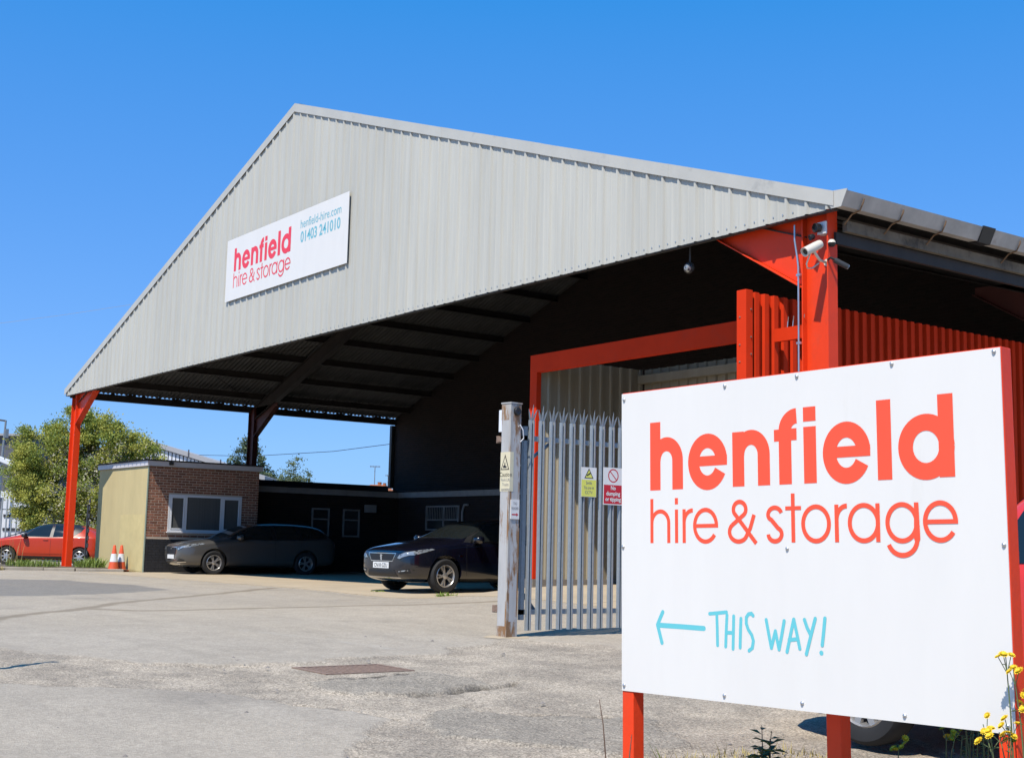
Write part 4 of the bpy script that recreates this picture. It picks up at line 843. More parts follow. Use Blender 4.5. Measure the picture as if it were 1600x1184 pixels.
# ------------------------------------------------------------------ equipment on the right-hand column
YC = .157                                                 # web face of that column
cc = empty('security_camera', (29.49, YC - .01, 4.62), 'cream bullet security camera on the front of the right red column', 'camera')
mb = MB(); a_ = Vector((29.660, -.04, 4.83)); b_ = Vector((29.630, -.30, 4.69)); d_ = (b_ - a_).normalized()
mb.lathe([(0, 0), (.05, 0), (.055, .02), (.058, .10), (.058, .27), (.062, .30), (.050, .30), (.048, .285), (0, .28)], a_, d_, 16); mb.build('housing', M_CAMW, cc, smooth=35)
mb = MB(); up_ = Vector((0, 0, 1)); mb.lathe([(0, .279), (.044, .279), (.04, .284), (0, .285)], a_, d_, 14); mb.build('lens', M_BLACK, cc)
mb = MB(); mb.tube([a_ + d_ * .12 + Vector((0, 0, -.055)), (29.640, -.07, 4.66), (29.620, .0, 4.63), (29.600, YC, 4.63)], .018, 8); mb.lathe([(.045, 0), (.045, .02), (0, .022)], (29.600, YC + .005, 4.63), (0, -1, 0), 12); mb.build('bracket', M_CAMW, cc)
mb = MB(); mb.tube([b_ - d_ * .1 + Vector((0, 0, -.06)), (29.590, -.22, 4.56), (29.550, -.16, 4.52), (29.560, -.08, 4.53), (29.600, -.0, 4.60)], .010, 6); mb.build('cable', M_CAMW, cc, smooth=60)
fl = empty('floodlight', (29.590, .06, 5.0), 'round black floodlight with white back box under the gable corner', 'light')
mb = MB(); mb.box((29.530, .05, 4.98), (29.670, YC + .005, 5.14)); bevelled(mb.build('back_box', M_UPVC, fl), .006)
mb = MB(); mb.lathe([(.02, 0), (.055, .02), (.062, .09), (.055, .095), (.05, .07), (0, .065)], (29.590, .05, 5.06), (-.25, -1, -.1), 14); mb.lathe([(.02, 0), (.038, .02), (.04, .07), (.034, .072), (0, .05)], (29.530, -.0, 4.96), (-.5, -1, -.5), 12); mb.build('lamp_head', M_BLACK, fl, smooth=40)
dm = empty('dome_sensor', (29.700, .08, 4.80), 'small grey dome sensor on the outer flange of the right column', 'sensor')
mb = MB(); mb.lathe([(.0, .045), (.03, .04), (.045, .02), (.05, 0)], (29.730, .09, 4.85), (0, 0, 1), 14); mb.build('cover', M_CAMW, dm, smooth=40)
mb = MB(); mb.lathe([(.05, 0), (.045, -.025), (.028, -.045), (0, -.05)], (29.730, .09, 4.849), (0, 0, 1), 14); mb.box((29.681, .075, 4.845), (29.710, .105, 4.87)); mb.build('dome', M_BLACK, dm, smooth=40)
c2 = empty('side_camera', (29.690, .12, 4.62), 'small black bullet camera pointing along the yard from the right column', 'camera')
mb = MB(); mb.lathe([(0, 0), (.032, 0), (.036, .02), (.036, .19), (.030, .19), (0, .18)], (29.760, .10, 4.63), (.45, .75, -.42), 12); mb.build('housing', M_DARK, c2, smooth=40)
mb = MB(); mb.lathe([(0, .19), (.031, .19), (.031, .20), (0, .201)], (29.760, .10, 4.63), (.45, .75, -.42), 12); mb.build('lens', M_LAMP, c2)
mb = MB(); mb.tube([(29.682, .07, 4.64), (29.730, .07, 4.66), (29.770, .11, 4.63)], .016, 8); mb.build('bracket', M_BLACK, c2)
cd = empty('conduit', (29.25, -.01, .1), 'thin grey steel conduit running up the right red column', 'conduit')
mb = MB(); mb.tube([(29.215, .055, .08), (29.215, .055, 4.62), (29.195, .055, 4.76), (29.155, .055, 4.98), (29.155, .055, 5.18)], .014, 8); mb.build('pipe', M_ZINC, cd, smooth=60)
for z_ in (1.2, 2.4, 3.62, 4.5):
    mb = MB(); mb.box((29.188, .040, z_), (29.255, .072, z_ + .03)); mb.build('clip', M_ZINC, cd)
gl = empty('bulkhead_lamp', (27.1, .18, 4.9), 'small round bulkhead lamp hanging behind the lower edge of the gable', 'light')
mb = MB(); mb.lathe([(.0, .08), (.05, .07), (.08, .03), (.085, 0), (.06, -.01)], (27.1, .17, 4.96), (.2, -1, .1), 14); mb.build('cowl', M_DARK, gl, smooth=40)
mb = MB(); mb.lathe([(0, .0), (.05, .0), (.058, .06), (.03, .10), (0, .105)], (27.13, .14, 4.95), (.3, -1, -.2), 12); mb.build('lens', M_LAMP, gl, smooth=40)
mb = MB(); mb.tube([(27.1, .18, 5.0), (27.1, .18, 5.32)], .014, 6); mb.build('stem', M_DARK, gl)
# ------------------------------------------------------------------ cars (local: x = back from the nose, y = left, z = up)
def eval_mesh(ob):
    dg = bpy.context.evaluated_depsgraph_get(); dg.update(); return bpy.data.meshes.new_from_object(ob.evaluated_get(dg))
def body_mesh(st, paint, wheels, wr, track):
    mb = MB(); rings = []
    for (x, zb, wl, wm, zm, wb, zbelt, wt, zte, zt) in st:
        half = [(0, zb), (.62 * wl, zb), (wl, zb + .05), (.5 * (wl + wm) + .012, (zb + .05 + zm) / 2), (wm, zm), (wm * .35 + wb * .65 + .004, (zm * .35 + zbelt * .65)), (wb, zbelt), (wb - .035, zbelt + min(.035, (zte - zbelt) * .4)), (wt, zte), (.62 * wt, zte * .35 + zt * .65), (0, zt)]
        full = [(x, y, z) for (y, z) in half] + [(x, -y, z) for (y, z) in half[-2:0:-1]]
        rings.append(full)
    n = len(rings[0]); vs = [v for r in rings for v in r]; fs = []
    for i in range(len(rings) - 1):
        for k in range(n): fs.append((i * n + k, i * n + (k + 1) % n, (i + 1) * n + (k + 1) % n, (i + 1) * n + k))
    for i in (0, len(rings) - 1):
        b = i * n; h = n // 2
        for k in range(h):
            a, c, d, e = k, k + 1, (n - k - 1) % n, (n - k) % n
            q = [a, c, d, e]; q = [t for j, t in enumerate(q) if t not in q[:j]]
            if len(q) > 2: fs.append(tuple(b + t for t in q))
    mb.add(vs, fs); me = mb.mesh('body'); bm = bmesh.new(); bm.from_mesh(me); bmesh.ops.recalc_face_normals(bm, faces=bm.faces); bm.to_mesh(me); bm.free()
    ob = bpy.data.objects.new('tmp', me); COL.objects.link(ob); md = ob.modifiers.new('s', 'SUBSURF'); md.levels = 2; md.render_levels = 2
    sm = eval_mesh(ob); bpy.data.objects.remove(ob)
    bm = bmesh.new(); bm.from_mesh(sm); bvh = BVHTree.FromBMesh(bm); bm.free()
    ob = bpy.data.objects.new('tmp', sm); sm.materials.clear(); sm.materials.append(paint); sm.materials.append(M_BLACK); COL.objects.link(ob)
    cut = MB()
    for wx_ in wheels:
        for s_ in (-1, 1):
            prof = [(0, 0), (wr + .055, 0), (wr + .055, .5), (0, .5)]; cut.lathe(prof, (wx_, s_ * (track / 2 - .16), wr + .01), (0, s_, 0), 32)
    cme = cut.mesh('cut'); bm = bmesh.new(); bm.from_mesh(cme); bmesh.ops.remove_doubles(bm, verts=bm.verts, dist=1e-5); bmesh.ops.recalc_face_normals(bm, faces=bm.faces); bm.to_mesh(cme); bm.free()
    cme.materials.append(paint); cme.materials.append(M_BLACK); cme.polygons.foreach_set('material_index', [1] * len(cme.polygons))
    co = bpy.data.objects.new('cut', cme); COL.objects.link(co); md = ob.modifiers.new('b', 'BOOLEAN'); md.object = co; md.operation = 'DIFFERENCE'; md.solver = 'EXACT'
    fin = eval_mesh(ob); bpy.data.objects.remove(ob); bpy.data.objects.remove(co)
    fin.materials.clear(); fin.materials.append(paint); fin.materials.append(M_BLACK)
    fin.shade_smooth(); fin.set_sharp_from_angle(angle=R(38))
    return fin, bvh
def refine(poly, step):
    """fill a 2-D polygon with small triangles"""
    bm = bmesh.new(); vs = [bm.verts.new((p[0], p[1], 0)) for p in poly]; bm.faces.new(vs); bmesh.ops.triangulate(bm, faces=bm.faces)
    for _ in range(5):
        es = [e for e in bm.edges if e.calc_length() > step]
        if not es: break
        bmesh.ops.subdivide_edges(bm, edges=es, cuts=1); bmesh.ops.triangulate(bm, faces=bm.faces)
    V = [(v.co.x, v.co.y) for v in bm.verts]; bm.verts.index_update(); Fc = [tuple(v.index for v in f.verts) for f in bm.faces]; bm.free(); return V, Fc
def patch(bvh, poly, view, off, thick=.004, step=.07):
    """a 2-D outline laid on to the car's skin; view: 'L','R' (x,z), 'F','B' (y,z), 'T' (x,y)"""
    V, Fc = refine(poly, step); pts = []
    for (u, w_) in V:
        if view == 'L': o_, d_ = Vector((u, 2, w_)), Vector((0, -1, 0))
        elif view == 'R': o_, d_ = Vector((u, -2, w_)), Vector((0, 1, 0))
        elif view == 'F': o_, d_ = Vector((-2, u, w_)), Vector((1, 0, 0))
        elif view == 'B': o_, d_ = Vector((8, u, w_)), Vector((-1, 0, 0))
        else: o_, d_ = Vector((u, w_, 4)), Vector((0, 0, -1))
        h, nrm, _, _ = bvh.ray_cast(o_, d_)
        if h is None:
            h, nrm, _, _ = bvh.find_nearest(o_ + d_ * 1.4)
        if nrm.dot(d_) > 0: nrm = -nrm
        pts.append((h, nrm))
    n = len(pts); vs = [h + nn_ * off for h, nn_ in pts] + [h + nn_ * (off - thick) for h, nn_ in pts]
    fs = [f for f in Fc] + [tuple(i + n for i in reversed(f)) for f in Fc]
    ed = {}
    for f in Fc:
        for a, b in zip(f, f[1:] + f[:1]): ed[(a, b)] = ed.get((a, b), 0) + 1
    for (a, b) in ed:
        if (b, a) not in ed: fs.append((b, a, a + n, b + n))
    mb = MB(); mb.add(vs, fs); return mb
def mirror_y(poly): return [(-u, w_) for u, w_ in reversed(poly)]
def rim_meshes(wr, spokes, twin):
    t = MB(); wd = .205; r = wr; q = wr - .115
    t.lathe([(q, -wd / 2 + .02), (q + .03, -wd / 2), (r - .03, -wd / 2), (r - .008, -wd / 2 + .02), (r, -wd / 2 + .05), (r, wd / 2 - .05), (r - .008, wd / 2 - .02), (r - .03, wd / 2), (q + .03, wd / 2), (q + .004, wd / 2 - .012), (q, wd / 2 - .04)], (0, 0, 0), (0, 1, 0), 40)
    m_ = MB(); m_.lathe([(q + .006, wd / 2 - .014), (q - .006, wd / 2 - .006), (q - .022, wd / 2 - .03), (q - .03, wd / 2 - .09), (q - .03, -wd / 2)], (0, 0, 0), (0, 1, 0), 40)
    m_.lathe([(.062, wd / 2 - .05), (.058, wd / 2 - .022), (.03, wd / 2 - .016), (0, wd / 2 - .015)], (0, 0, 0), (0, 1, 0), 20)
    for i in range(spokes):
        a0 = 2 * math.pi * i / spokes + .3
        for da in ((-.17, .17) if twin else (0,)):
            wa, wo_ = (.014, .017) if twin else (.03, .022)
            c_in = a0 + da * .35; c_out = a0 + da
            P_ = []
            for (rr, ca, hw, yo) in ((.045, c_in, wa, wd / 2 - .026), (q - .012, c_out, wo_, wd / 2 - .020)):
                cx_, cz_ = rr * math.cos(ca), rr * math.sin(ca); tx, tz = -math.sin(ca), math.cos(ca)
                for yy in (yo, yo - .03): P_ += [(cx_ - tx * hw, yy, cz_ - tz * hw), (cx_ + tx * hw, yy, cz_ + tz * hw)]
            m_.add(P_, [(0, 1, 5, 4), (2, 6, 7, 3), (0, 4, 6, 2), (1, 3, 7, 5), (4, 5, 7, 6), (0, 2, 3, 1)])
    d = MB(); d.lathe([(q - .031, -.02), (.0, -.02)], (0, 0, 0), (0, 1, 0), 24)
    out = []
    for b, m, nm, sm in ((t, M_TYRE, 'tyre', 35), (m_, M_ALLOY, 'rim', 35), (d, M_BLACK, 'brake_disc', None)):
        me = b.mesh(nm); bm = bmesh.new(); bm.from_mesh(me); bmesh.ops.recalc_face_normals(bm, faces=bm.faces); bm.to_mesh(me); bm.free(); me.materials.append(m)
        if sm: me.shade_smooth(); me.set_sharp_from_angle(angle=R(sm))
        out.append((nm, me))
    return out
def build_car(spec, name, label, pos, heading, group=None):
    """pos = point on the ground under the middle of the front axle; heading = the way the nose points"""
    st, paint, wheels, wr, track = spec['st'], spec['paint'], spec['wheels'], spec['wr'], spec['track']
    hx, hy = heading; rot = math.atan2(-hy, -hx)          # local +x runs from nose to tail
    fx = wheels[0]; L = Vector((math.cos(rot), math.sin(rot), 0)); base = Vector(pos) - L * fx
    car = empty(name, base, label, 'car' if 'cat' not in spec else spec['cat'], group, rot)
    me, bvh = body_mesh(st, paint, wheels, wr, track); body = link('body', me, paint, car, local=True)
    def P(nm, poly, view, off, mt, parent=car, thick=.004, step=.07):
        return patch(bvh, poly, view, off, thick, step).build(nm, mt, parent, smooth=45, local=True)
    wm = rim_meshes(wr, spec.get('spokes', 5), spec.get('twin', True))
    for wx_ in wheels:
        for s_ in (1, -1):
            wh = None
            for nm, m_ in wm:
                o = bpy.data.objects.new('wheel' if wh is None else nm, m_); COL.objects.link(o)
                if wh is None: wh = o; o.parent = car; o.location = (wx_, s_ * (track / 2), wr); o.rotation_euler = (0, 0.4 * wx_, 0 if s_ > 0 else math.pi)
                else: o.parent = wh
    for nm, poly, mt, off in spec['side']:
        for vw in ('L', 'R'): P(nm, poly, vw, off, mt)
    for nm, poly, mt, off in spec['front']: P(nm, poly, 'F', off, mt, step=.05)
    for nm, poly, mt, off in spec['front2']:
        P(nm, poly, 'F', off, mt, step=.05); P(nm, mirror_y(poly), 'F', off, mt, step=.05)
    for nm, poly, mt, off in spec.get('rear', []): P(nm, poly, 'B', off, mt)
    for nm, poly, mt, off in spec.get('rear2', []):
        P(nm, poly, 'B', off, mt); P(nm, mirror_y(poly), 'B', off, mt)
    for s_ in (1, -1):                                    # door mirrors
        mx_, my_, mz_ = spec['mirror']; mb = MB()
        for (x_, sc) in ((-.10, .35), (-.075, .75), (-.03, 1.0), (.03, 1.0), (.05, .92)):
            pass
        ring = []; n = 12
        prof = ((-.115, .30), (-.09, .72), (-.04, .98), (.02, 1.0), (.05, .90), (.055, .80))
        for (x_, sc) in prof:
            for k in range(n):
                t = 2 * math.pi * k / n; ring.append((mx_ + x_, s_ * (my_ + .005 + sc * .115 * math.copysign(abs(math.cos(t)) ** .7, math.cos(t))), mz_ + sc * .075 * math.copysign(abs(math.sin(t)) ** .7, math.sin(t))))
        fs = [(i * n + k, i * n + (k + 1) % n, (i + 1) * n + (k + 1) % n, (i + 1) * n + k) for i in range(len(prof) - 1) for k in range(n)] + [tuple(range(n)), tuple((len(prof) - 1) * n + k for k in range(n))]
        mb.add(ring, fs); mr = mb.build('door_mirror', spec.get('mirror_mat', paint), car, smooth=50, local=True)
        mb = MB(); mb.tube([(mx_ - .02, s_ * (my_ - .09), mz_ - .055), (mx_ - .03, s_ * (my_ - .22), mz_ - .075)], .022, 8); mb.build('mirror_arm', M_BLACK, mr, local=True)
    mb = MB()                                             # door seams, as narrow dark joints lying in the skin
    for seam in spec['seams']:
        for vw in ('L', 'R'):
            for a, b in zip(seam[:-1], seam[1:]):
                dx, dz = b[0] - a[0], b[1] - a[1]; q = math.hypot(dx, dz); nx_, nz_ = -dz / q * .004, dx / q * .004
                p = patch(bvh, [(a[0] - nx_, a[1] - nz_), (b[0] - nx_, b[1] - nz_), (b[0] + nx_, b[1] + nz_), (a[0] + nx_, a[1] + nz_)], vw, .0012, .002, .06); mb.add(p.v, p.f)
    mb.build('door_seams', M_BLACK, car, local=True)['kind'] = 'stuff'
    for hx_, hz_ in spec['handles']:
        for s_, vw in ((1, 'L'), (-1, 'R')):
            h, nrm, _, _ = bvh.ray_cast(Vector((hx_, s_ * 2, hz_)), Vector((0, -s_, 0))); b = MB(); b.box((hx_ - .09, h.y, hz_ - .014), (hx_ + .09, h.y + s_ * .028, hz_ + .014)); bevelled(b.build('door_handle', spec.get('handle_mat', paint), car, local=True), .008)
    # number plate
    if 'plate' in spec:
        pz, txt = spec['plate']; h, nrm, _, _ = bvh.ray_cast(Vector((-2, 0, pz)), Vector((1, 0, 0))); x_ = h.x - .022
        b = MB(); b.box((x_, -.26, pz - .056), (x_ + .016, .26, pz + .056)); b.build('number_plate', M_PLATE, car, local=True)
        if txt:
            def pp(u, v_, hh): return Vector((x_ - .0015, -u, pz - .036 + v_))
            text_mesh(txt, .10, pp, M_INK, 'plate_lettering', car, width=.44, align='CENTER', bold=.0015).location = (0, 0, 0)
    return car, bvh
def scale_st(st, L, Wd, H, L0=4.58, W0=1.0, H0=1.0):
    return [(x * L / L0, *(v for v in (zb * H, wl * Wd, wm * Wd, zm * H, wb * Wd, zbelt * H, wt * Wd, zte * H, zt * H))) for (x, zb, wl, wm, zm, wb, zbelt, wt, zte, zt) in st]
EST = [(0.00, .36, .50, .60, .52, .58, .66, .50, .735, .755), (.05, .25, .66, .73, .52, .71, .71, .60, .79, .815), (.20, .20, .79, .83, .54, .80, .755, .67, .835, .865), (.50, .18, .845, .88, .57, .855, .81, .71, .885, .925),
       (.85, .18, .86, .90, .585, .878, .868, .735, .94, .985), (1.14, .18, .865, .905, .59, .886, .90, .755, .975, 1.025), (1.34, .18, .865, .905, .58, .888, .915, .735, 1.03, 1.09), (1.80, .18, .865, .905, .58, .888, .93, .665, 1.26, 1.315), (2.15, .18, .865, .905, .58, .888, .935, .63, 1.375, 1.425), (2.6, .18, .865, .905, .58, .888, .94, .62, 1.40, 1.46),
       (3.1, .18, .865, .905, .58, .885, .95, .62, 1.405, 1.468), (3.65, .19, .86, .90, .58, .875, .965, .61, 1.385, 1.45), (4.1, .21, .84, .885, .59, .855, .985, .59, 1.34, 1.40), (4.33, .24, .81, .855, .60, .82, .985, .57, 1.22, 1.27), (4.48, .27, .76, .80, .60, .765, .96, .62, 1.02, 1.05), (4.56, .33, .66, .72, .60, .70, .88, .58, .93, .94), (4.58, .40, .58, .64, .60, .62, .82, .52, .86, .865)]
G_ = M_CARGLASS
def estate_side(dark=M_BLACK):
    return [('window_surround', [(1.32, .965), (1.52, 1.09), (1.99, 1.315), (2.35, 1.375), (3.3, 1.385), (3.9, 1.345), (4.18, 1.22), (4.28, 1.06), (3.9, 1.0), (2.6, .965)], dark, .004),
            ('side_window', [(1.50, .99), (1.60, 1.085), (2.03, 1.295), (2.38, 1.35), (2.60, 1.355), (2.60, .99)], G_, .0085), ('side_window', [(2.70, .99), (2.70, 1.357), (3.30, 1.36), (3.42, 1.01)], G_, .0085),
            ('side_window', [(3.50, 1.03), (3.42, 1.355), (3.88, 1.32), (4.12, 1.20), (4.18, 1.08)], G_, .0085)]
SCREEN = [('windscreen', [(-.735, 1.03), (-.4, 1.045), (0, 1.05), (.4, 1.045), (.735, 1.03), (.625, 1.30), (.56, 1.375), (0, 1.40), (-.56, 1.375), (-.625, 1.30)], G_, .006)]
SEAMS = [[(1.36, .93), (1.35, .70), (1.38, .30)], [(2.65, .94), (2.66, .30)], [(3.46, .97), (3.42, .72), (3.28, .60), (3.20, .36)]]
# --- dark blue estate with plate CN18 GZU
lion = [(-.012, .0), (.012, .012), (.02, .04), (.012, .055), (.03, .07), (.02, .085), (.03, .10), (.005, .11), (-.02, .105), (-.03, .09), (-.015, .075), (-.03, .06), (-.02, .045), (-.03, .02)]
navy = dict(st=EST, paint=M_NAVY, wheels=(.87, 3.60), wr=.325, track=1.60, mirror=(1.58, .98, 1.02), handles=((2.40, .86), (3.22, .875)), seams=SEAMS, spokes=5, twin=True, plate=(.505, 'CN18 GZU'),
    side=estate_side() + [('chrome_strip', [(1.46, .962), (3.9, 1.003), (4.2, 1.055), (4.2, 1.065), (3.9, 1.013), (1.46, .972)], M_CHROME, .011), ('sill_trim', [(1.25, .22), (3.15, .22), (3.15, .27), (1.25, .27)], M_BLACK, .004), ('headlamp', [(.10, .70), (.20, .705), (.62, .815), (.56, .83), (.25, .79), (.12, .755)], M_LAMP, .007), ('side_repeater', [(1.18, .69), (1.26, .69), (1.25, .72), (1.18, .72)], M_CHROME, .004)],
    front=SCREEN + [('grille_surround', [(-.46, .735), (.46, .735), (.36, .575), (-.36, .575)], M_CHROME, .006), ('grille', [(-.43, .722), (.43, .722), (.345, .59), (-.345, .59)], M_BLACK, .012), ('emblem', [(u * 1.3, .595 + z * 1.05) for u, z in lion], M_CHROME, .022), ('lower_intake', [(-.42, .42), (.42, .42), (.50, .30), (-.50, .30)], M_BLACK, .006), ('intake_trim', [(-.55, .285), (.55, .285), (.55, .272), (-.55, .272)], M_CHROME, .006)],
    front2=[('headlamp_surround', [(.47, .635), (.58, .62), (.78, .70), (.835, .795), (.73, .775), (.55, .72)], M_BLACK, .004), ('headlamp', [(.50, .642), (.58, .632), (.765, .708), (.815, .782), (.73, .763), (.565, .71)], M_LAMP, .008), ('daytime_lamp', [(.545, .405), (.74, .43), (.74, .408), (.55, .385)], M_LAMP, .008), ('fog_recess', [(.53, .43), (.76, .46), (.77, .37), (.56, .34)], M_BLACK, .003)],
    rear=[('rear_window', [(-.58, 1.05), (.58, 1.05), (.48, 1.30), (-.48, 1.30)], G_, .006)], rear2=[('tail_lamp', [(.52, .78), (.72, .80), (.70, .95), (.55, .95)], M_TAIL, .006)])
build_car(navy, 'parked_car', 'dark navy estate car parked nose-out under the canopy by the gate post', (18.52, 1.20, g(18.52, 1.20) + .017), (.06, -.998))
# --- grey estate beside the office
grey = dict(st=scale_st(EST, 4.72, 1.005, 1.005), paint=M_GREYC, wheels=(.93, 3.70), wr=.328, track=1.60, mirror=(1.64, .98, 1.03), handles=((2.48, .87), (3.34, .885)), seams=[[(x_ * 1.03, z_) for x_, z_ in s_] for s_ in SEAMS], spokes=5, twin=True, plate=(.47, None),
    side=[(n_, [(x_ * 1.03, z_ * 1.005) for x_, z_ in p_], m_, o_) for n_, p_, m_, o_ in estate_side()] + [('headlamp', [(.10, .735), (.20, .735), (.66, .84), (.60, .855), (.27, .82), (.13, .785)], M_LAMP, .007), ('sill_trim', [(1.30, .22), (3.25, .22), (3.25, .26), (1.30, .26)], M_BLACK, .004)],
    front=SCREEN + [('grille_surround', [(-.40, .74), (.40, .74), (.41, .65), (.29, .40), (-.29, .40), (-.41, .65)], M_CHROME, .005), ('grille', [(-.375, .725), (.375, .725), (.385, .65), (.27, .415), (-.27, .415), (-.385, .65)], M_BLACK, .010), ('emblem', arc(0, .695, .055, .026, 0, 340, 14), M_CHROME, .020), ('lower_lip', [(-.55, .285), (.55, .285), (.53, .265), (-.53, .265)], M_CHROME, .006)],
    front2=[('headlamp_surround', [(.44, .69), (.55, .64), (.75, .72), (.835, .82), (.75, .805), (.57, .74)], M_BLACK, .004), ('headlamp', [(.46, .688), (.55, .652), (.74, .727), (.82, .81), (.74, .792), (.575, .73)], M_LAMP, .008), ('fog_recess', [(.42, .34), (.60, .44), (.74, .40), (.76, .36), (.60, .33)], M_BLACK, .004), ('bumper_strip', [(.42, .325), (.76, .345), (.76, .33), (.42, .305)], M_CHROME, .006)],
    rear2=[('tail_lamp', [(.52, .78), (.72, .80), (.70, .95), (.55, .95)], M_TAIL, .006)])
build_car(grey, 'parked_car', 'metallic grey estate car parked beside the brick office, nose in the sun', (4.98, 2.50, g(4.98, 2.5) + .017), (-.05, -.999))
# --- orange-red hatchback with black roof, behind the left column
HAT = [(0.00, .36, .46, .56, .52, .54, .66, .46, .74, .77), (.05, .27, .62, .70, .54, .68, .72, .56, .81, .84), (.20, .21, .77, .82, .56, .79, .78, .64, .87, .90), (.45, .19, .83, .865, .58, .845, .83, .69, .92, .95), (.80, .19, .85, .88, .60, .865, .89, .72, .97, 1.01), (1.10, .19, .85, .88, .60, .868, .92, .735, 1.01, 1.06), (1.28, .19, .85, .88, .60, .868, .935, .71, 1.10, 1.16), (1.62, .19, .85, .88, .60, .868, .95, .655, 1.31, 1.37), (1.92, .19, .85, .88, .60, .868, .955, .625, 1.41, 1.465), (2.3, .19, .85, .88, .60, .868, .96, .62, 1.425, 1.485),
       (2.8, .19, .85, .88, .60, .866, .97, .615, 1.41, 1.47), (3.25, .20, .85, .875, .60, .86, .985, .595, 1.36, 1.42), (3.6, .23, .83, .86, .62, .835, 1.0, .575, 1.24, 1.30), (3.82, .26, .79, .82, .63, .79, 1.0, .58, 1.09, 1.12), (3.95, .32, .68, .74, .63, .72, .93, .56, .98, .99), (3.99, .40, .58, .64, .62, .62, .85, .50, .89, .90)]
red = dict(st=HAT, paint=M_REDC, wheels=(.78, 3.32), wr=.315, track=1.56, mirror=(1.42, .96, 1.03), mirror_mat=M_BLACK, handles=((2.12, .90), (2.85, .91)), seams=[[(1.28, .94), (1.26, .70), (1.30, .32)], [(2.30, .96), (2.30, .32)], [(3.10, .98), (3.06, .74), (2.95, .60), (2.88, .38)]], spokes=7, twin=False, plate=(.50, None),
    side=[('roof_band', [(1.24, .985), (1.45, 1.17), (1.70, 1.345), (1.95, 1.435), (2.6, 1.45), (3.1, 1.41), (3.35, 1.34), (3.30, 1.20), (3.05, 1.02), (2.3, .985)], M_BLACK, .004), ('side_window', [(1.36, 1.01), (1.52, 1.15), (1.76, 1.32), (1.98, 1.395), (2.26, 1.40), (2.24, 1.0)], G_, .0085), ('side_window', [(2.36, 1.0), (2.36, 1.40), (2.85, 1.385), (3.05, 1.32), (3.0, 1.06), (2.9, 1.02)], G_, .0085), ('sill_trim', [(1.12, .23), (2.98, .23), (2.98, .33), (1.12, .33)], M_BLACK, .004), ('sill_strip', [(1.30, .42), (2.75, .42), (2.75, .45), (1.30, .45)], M_REDC, .012)],
    front=[('windscreen', [(-.72, 1.08), (0, 1.09), (.72, 1.08), (.60, 1.33), (.55, 1.42), (0, 1.44), (-.55, 1.42), (-.60, 1.33)], G_, .006), ('grille', [(-.6, .66), (.6, .66), (.6, .60), (-.6, .60)], M_CHROME, .006), ('lower_intake', [(-.45, .45), (.45, .45), (.5, .33), (-.5, .33)], M_BLACK, .006)],
    front2=[('headlamp', [(.50, .60), (.76, .62), (.78, .70), (.55, .69)], M_LAMP, .008)], rear2=[('tail_lamp', [(.50, .82), (.74, .84), (.72, .95), (.55, .95)], M_TAIL, .006)])
C3, c3b = build_car(red, 'parked_car', 'orange-red hatchback with black roof parked beyond the left red column', (-7.78, .87, g(-7.78, .87)), (-.59, -.81))
patch(c3b, [(1.75, -.60), (2.2, -.60), (3.2, -.56), (3.2, .56), (2.2, .60), (1.75, .60)], 'T', .004, .004, .09).build('black_roof', M_BLACK, C3, smooth=45, local=True)
# --- red vehicle mostly hidden by the big board
VAN = [(x_, zb * 1.1, wl, wm, zm * 1.1, wb, zbelt * 1.12, wt, zte * 1.12, zt * 1.12) for (x_, zb, wl, wm, zm, wb, zbelt, wt, zte, zt) in EST[:6]] + [(1.55, .20, .865, .905, .64, .895, 1.05, .76, 1.25, 1.32), (1.90, .20, .865, .905, .64, .895, 1.10, .74, 1.58, 1.66), (2.2, .20, .865, .905, .64, .895, 1.12, .74, 1.70, 1.77), (2.6, .20, .865, .905, .64, .895, 1.15, .745, 1.735, 1.80), (3.2, .20, .865, .905, .64, .895, 1.15, .745, 1.735, 1.80), (3.9, .20, .865, .905, .64, .89, 1.15, .74, 1.72, 1.79), (4.25, .24, .85, .895, .64, .88, 1.15, .72, 1.66, 1.73), (4.38, .30, .80, .85, .64, .84, 1.12, .68, 1.5, 1.56), (4.40, .36, .75, .80, .64, .80, 1.05, .64, 1.3, 1.35)]
van = dict(st=VAN, paint=M_REDV, wheels=(.88, 3.58), wr=.318, track=1.58, mirror=(1.75, 1.0, 1.15), mirror_mat=M_BLACK, handles=((2.5, 1.02),), seams=[[(1.52, 1.0), (1.52, .32)], [(2.62, 1.6), (2.66, .32)]], spokes=10, twin=False, cat='van', plate=(.55, None),
    side=[('side_window', [(1.80, 1.16), (1.98, 1.50), (2.25, 1.60), (2.52, 1.60), (2.52, 1.17)], G_, .006)], front=[('windscreen', [(-.70, 1.20), (.70, 1.20), (.62, 1.62), (-.62, 1.62)], G_, .006), ('grille', [(-.4, .72), (.4, .72), (.35, .60), (-.35, .60)], M_BLACK, .006)],
    front2=[('headlamp', [(.5, .66), (.74, .74), (.76, .84), (.56, .78)], M_LAMP, .008)], rear2=[('tail_lamp', [(.62, .9), (.76, .9), (.74, 1.2), (.64, 1.2)], M_TAIL, .006)])
build_car(van, 'parked_van', 'red van with silver wheels parked behind the big notice board', (34.85, -5.67 + .80, g(34.85, -4.9) - .0), (-1.0, -.0))

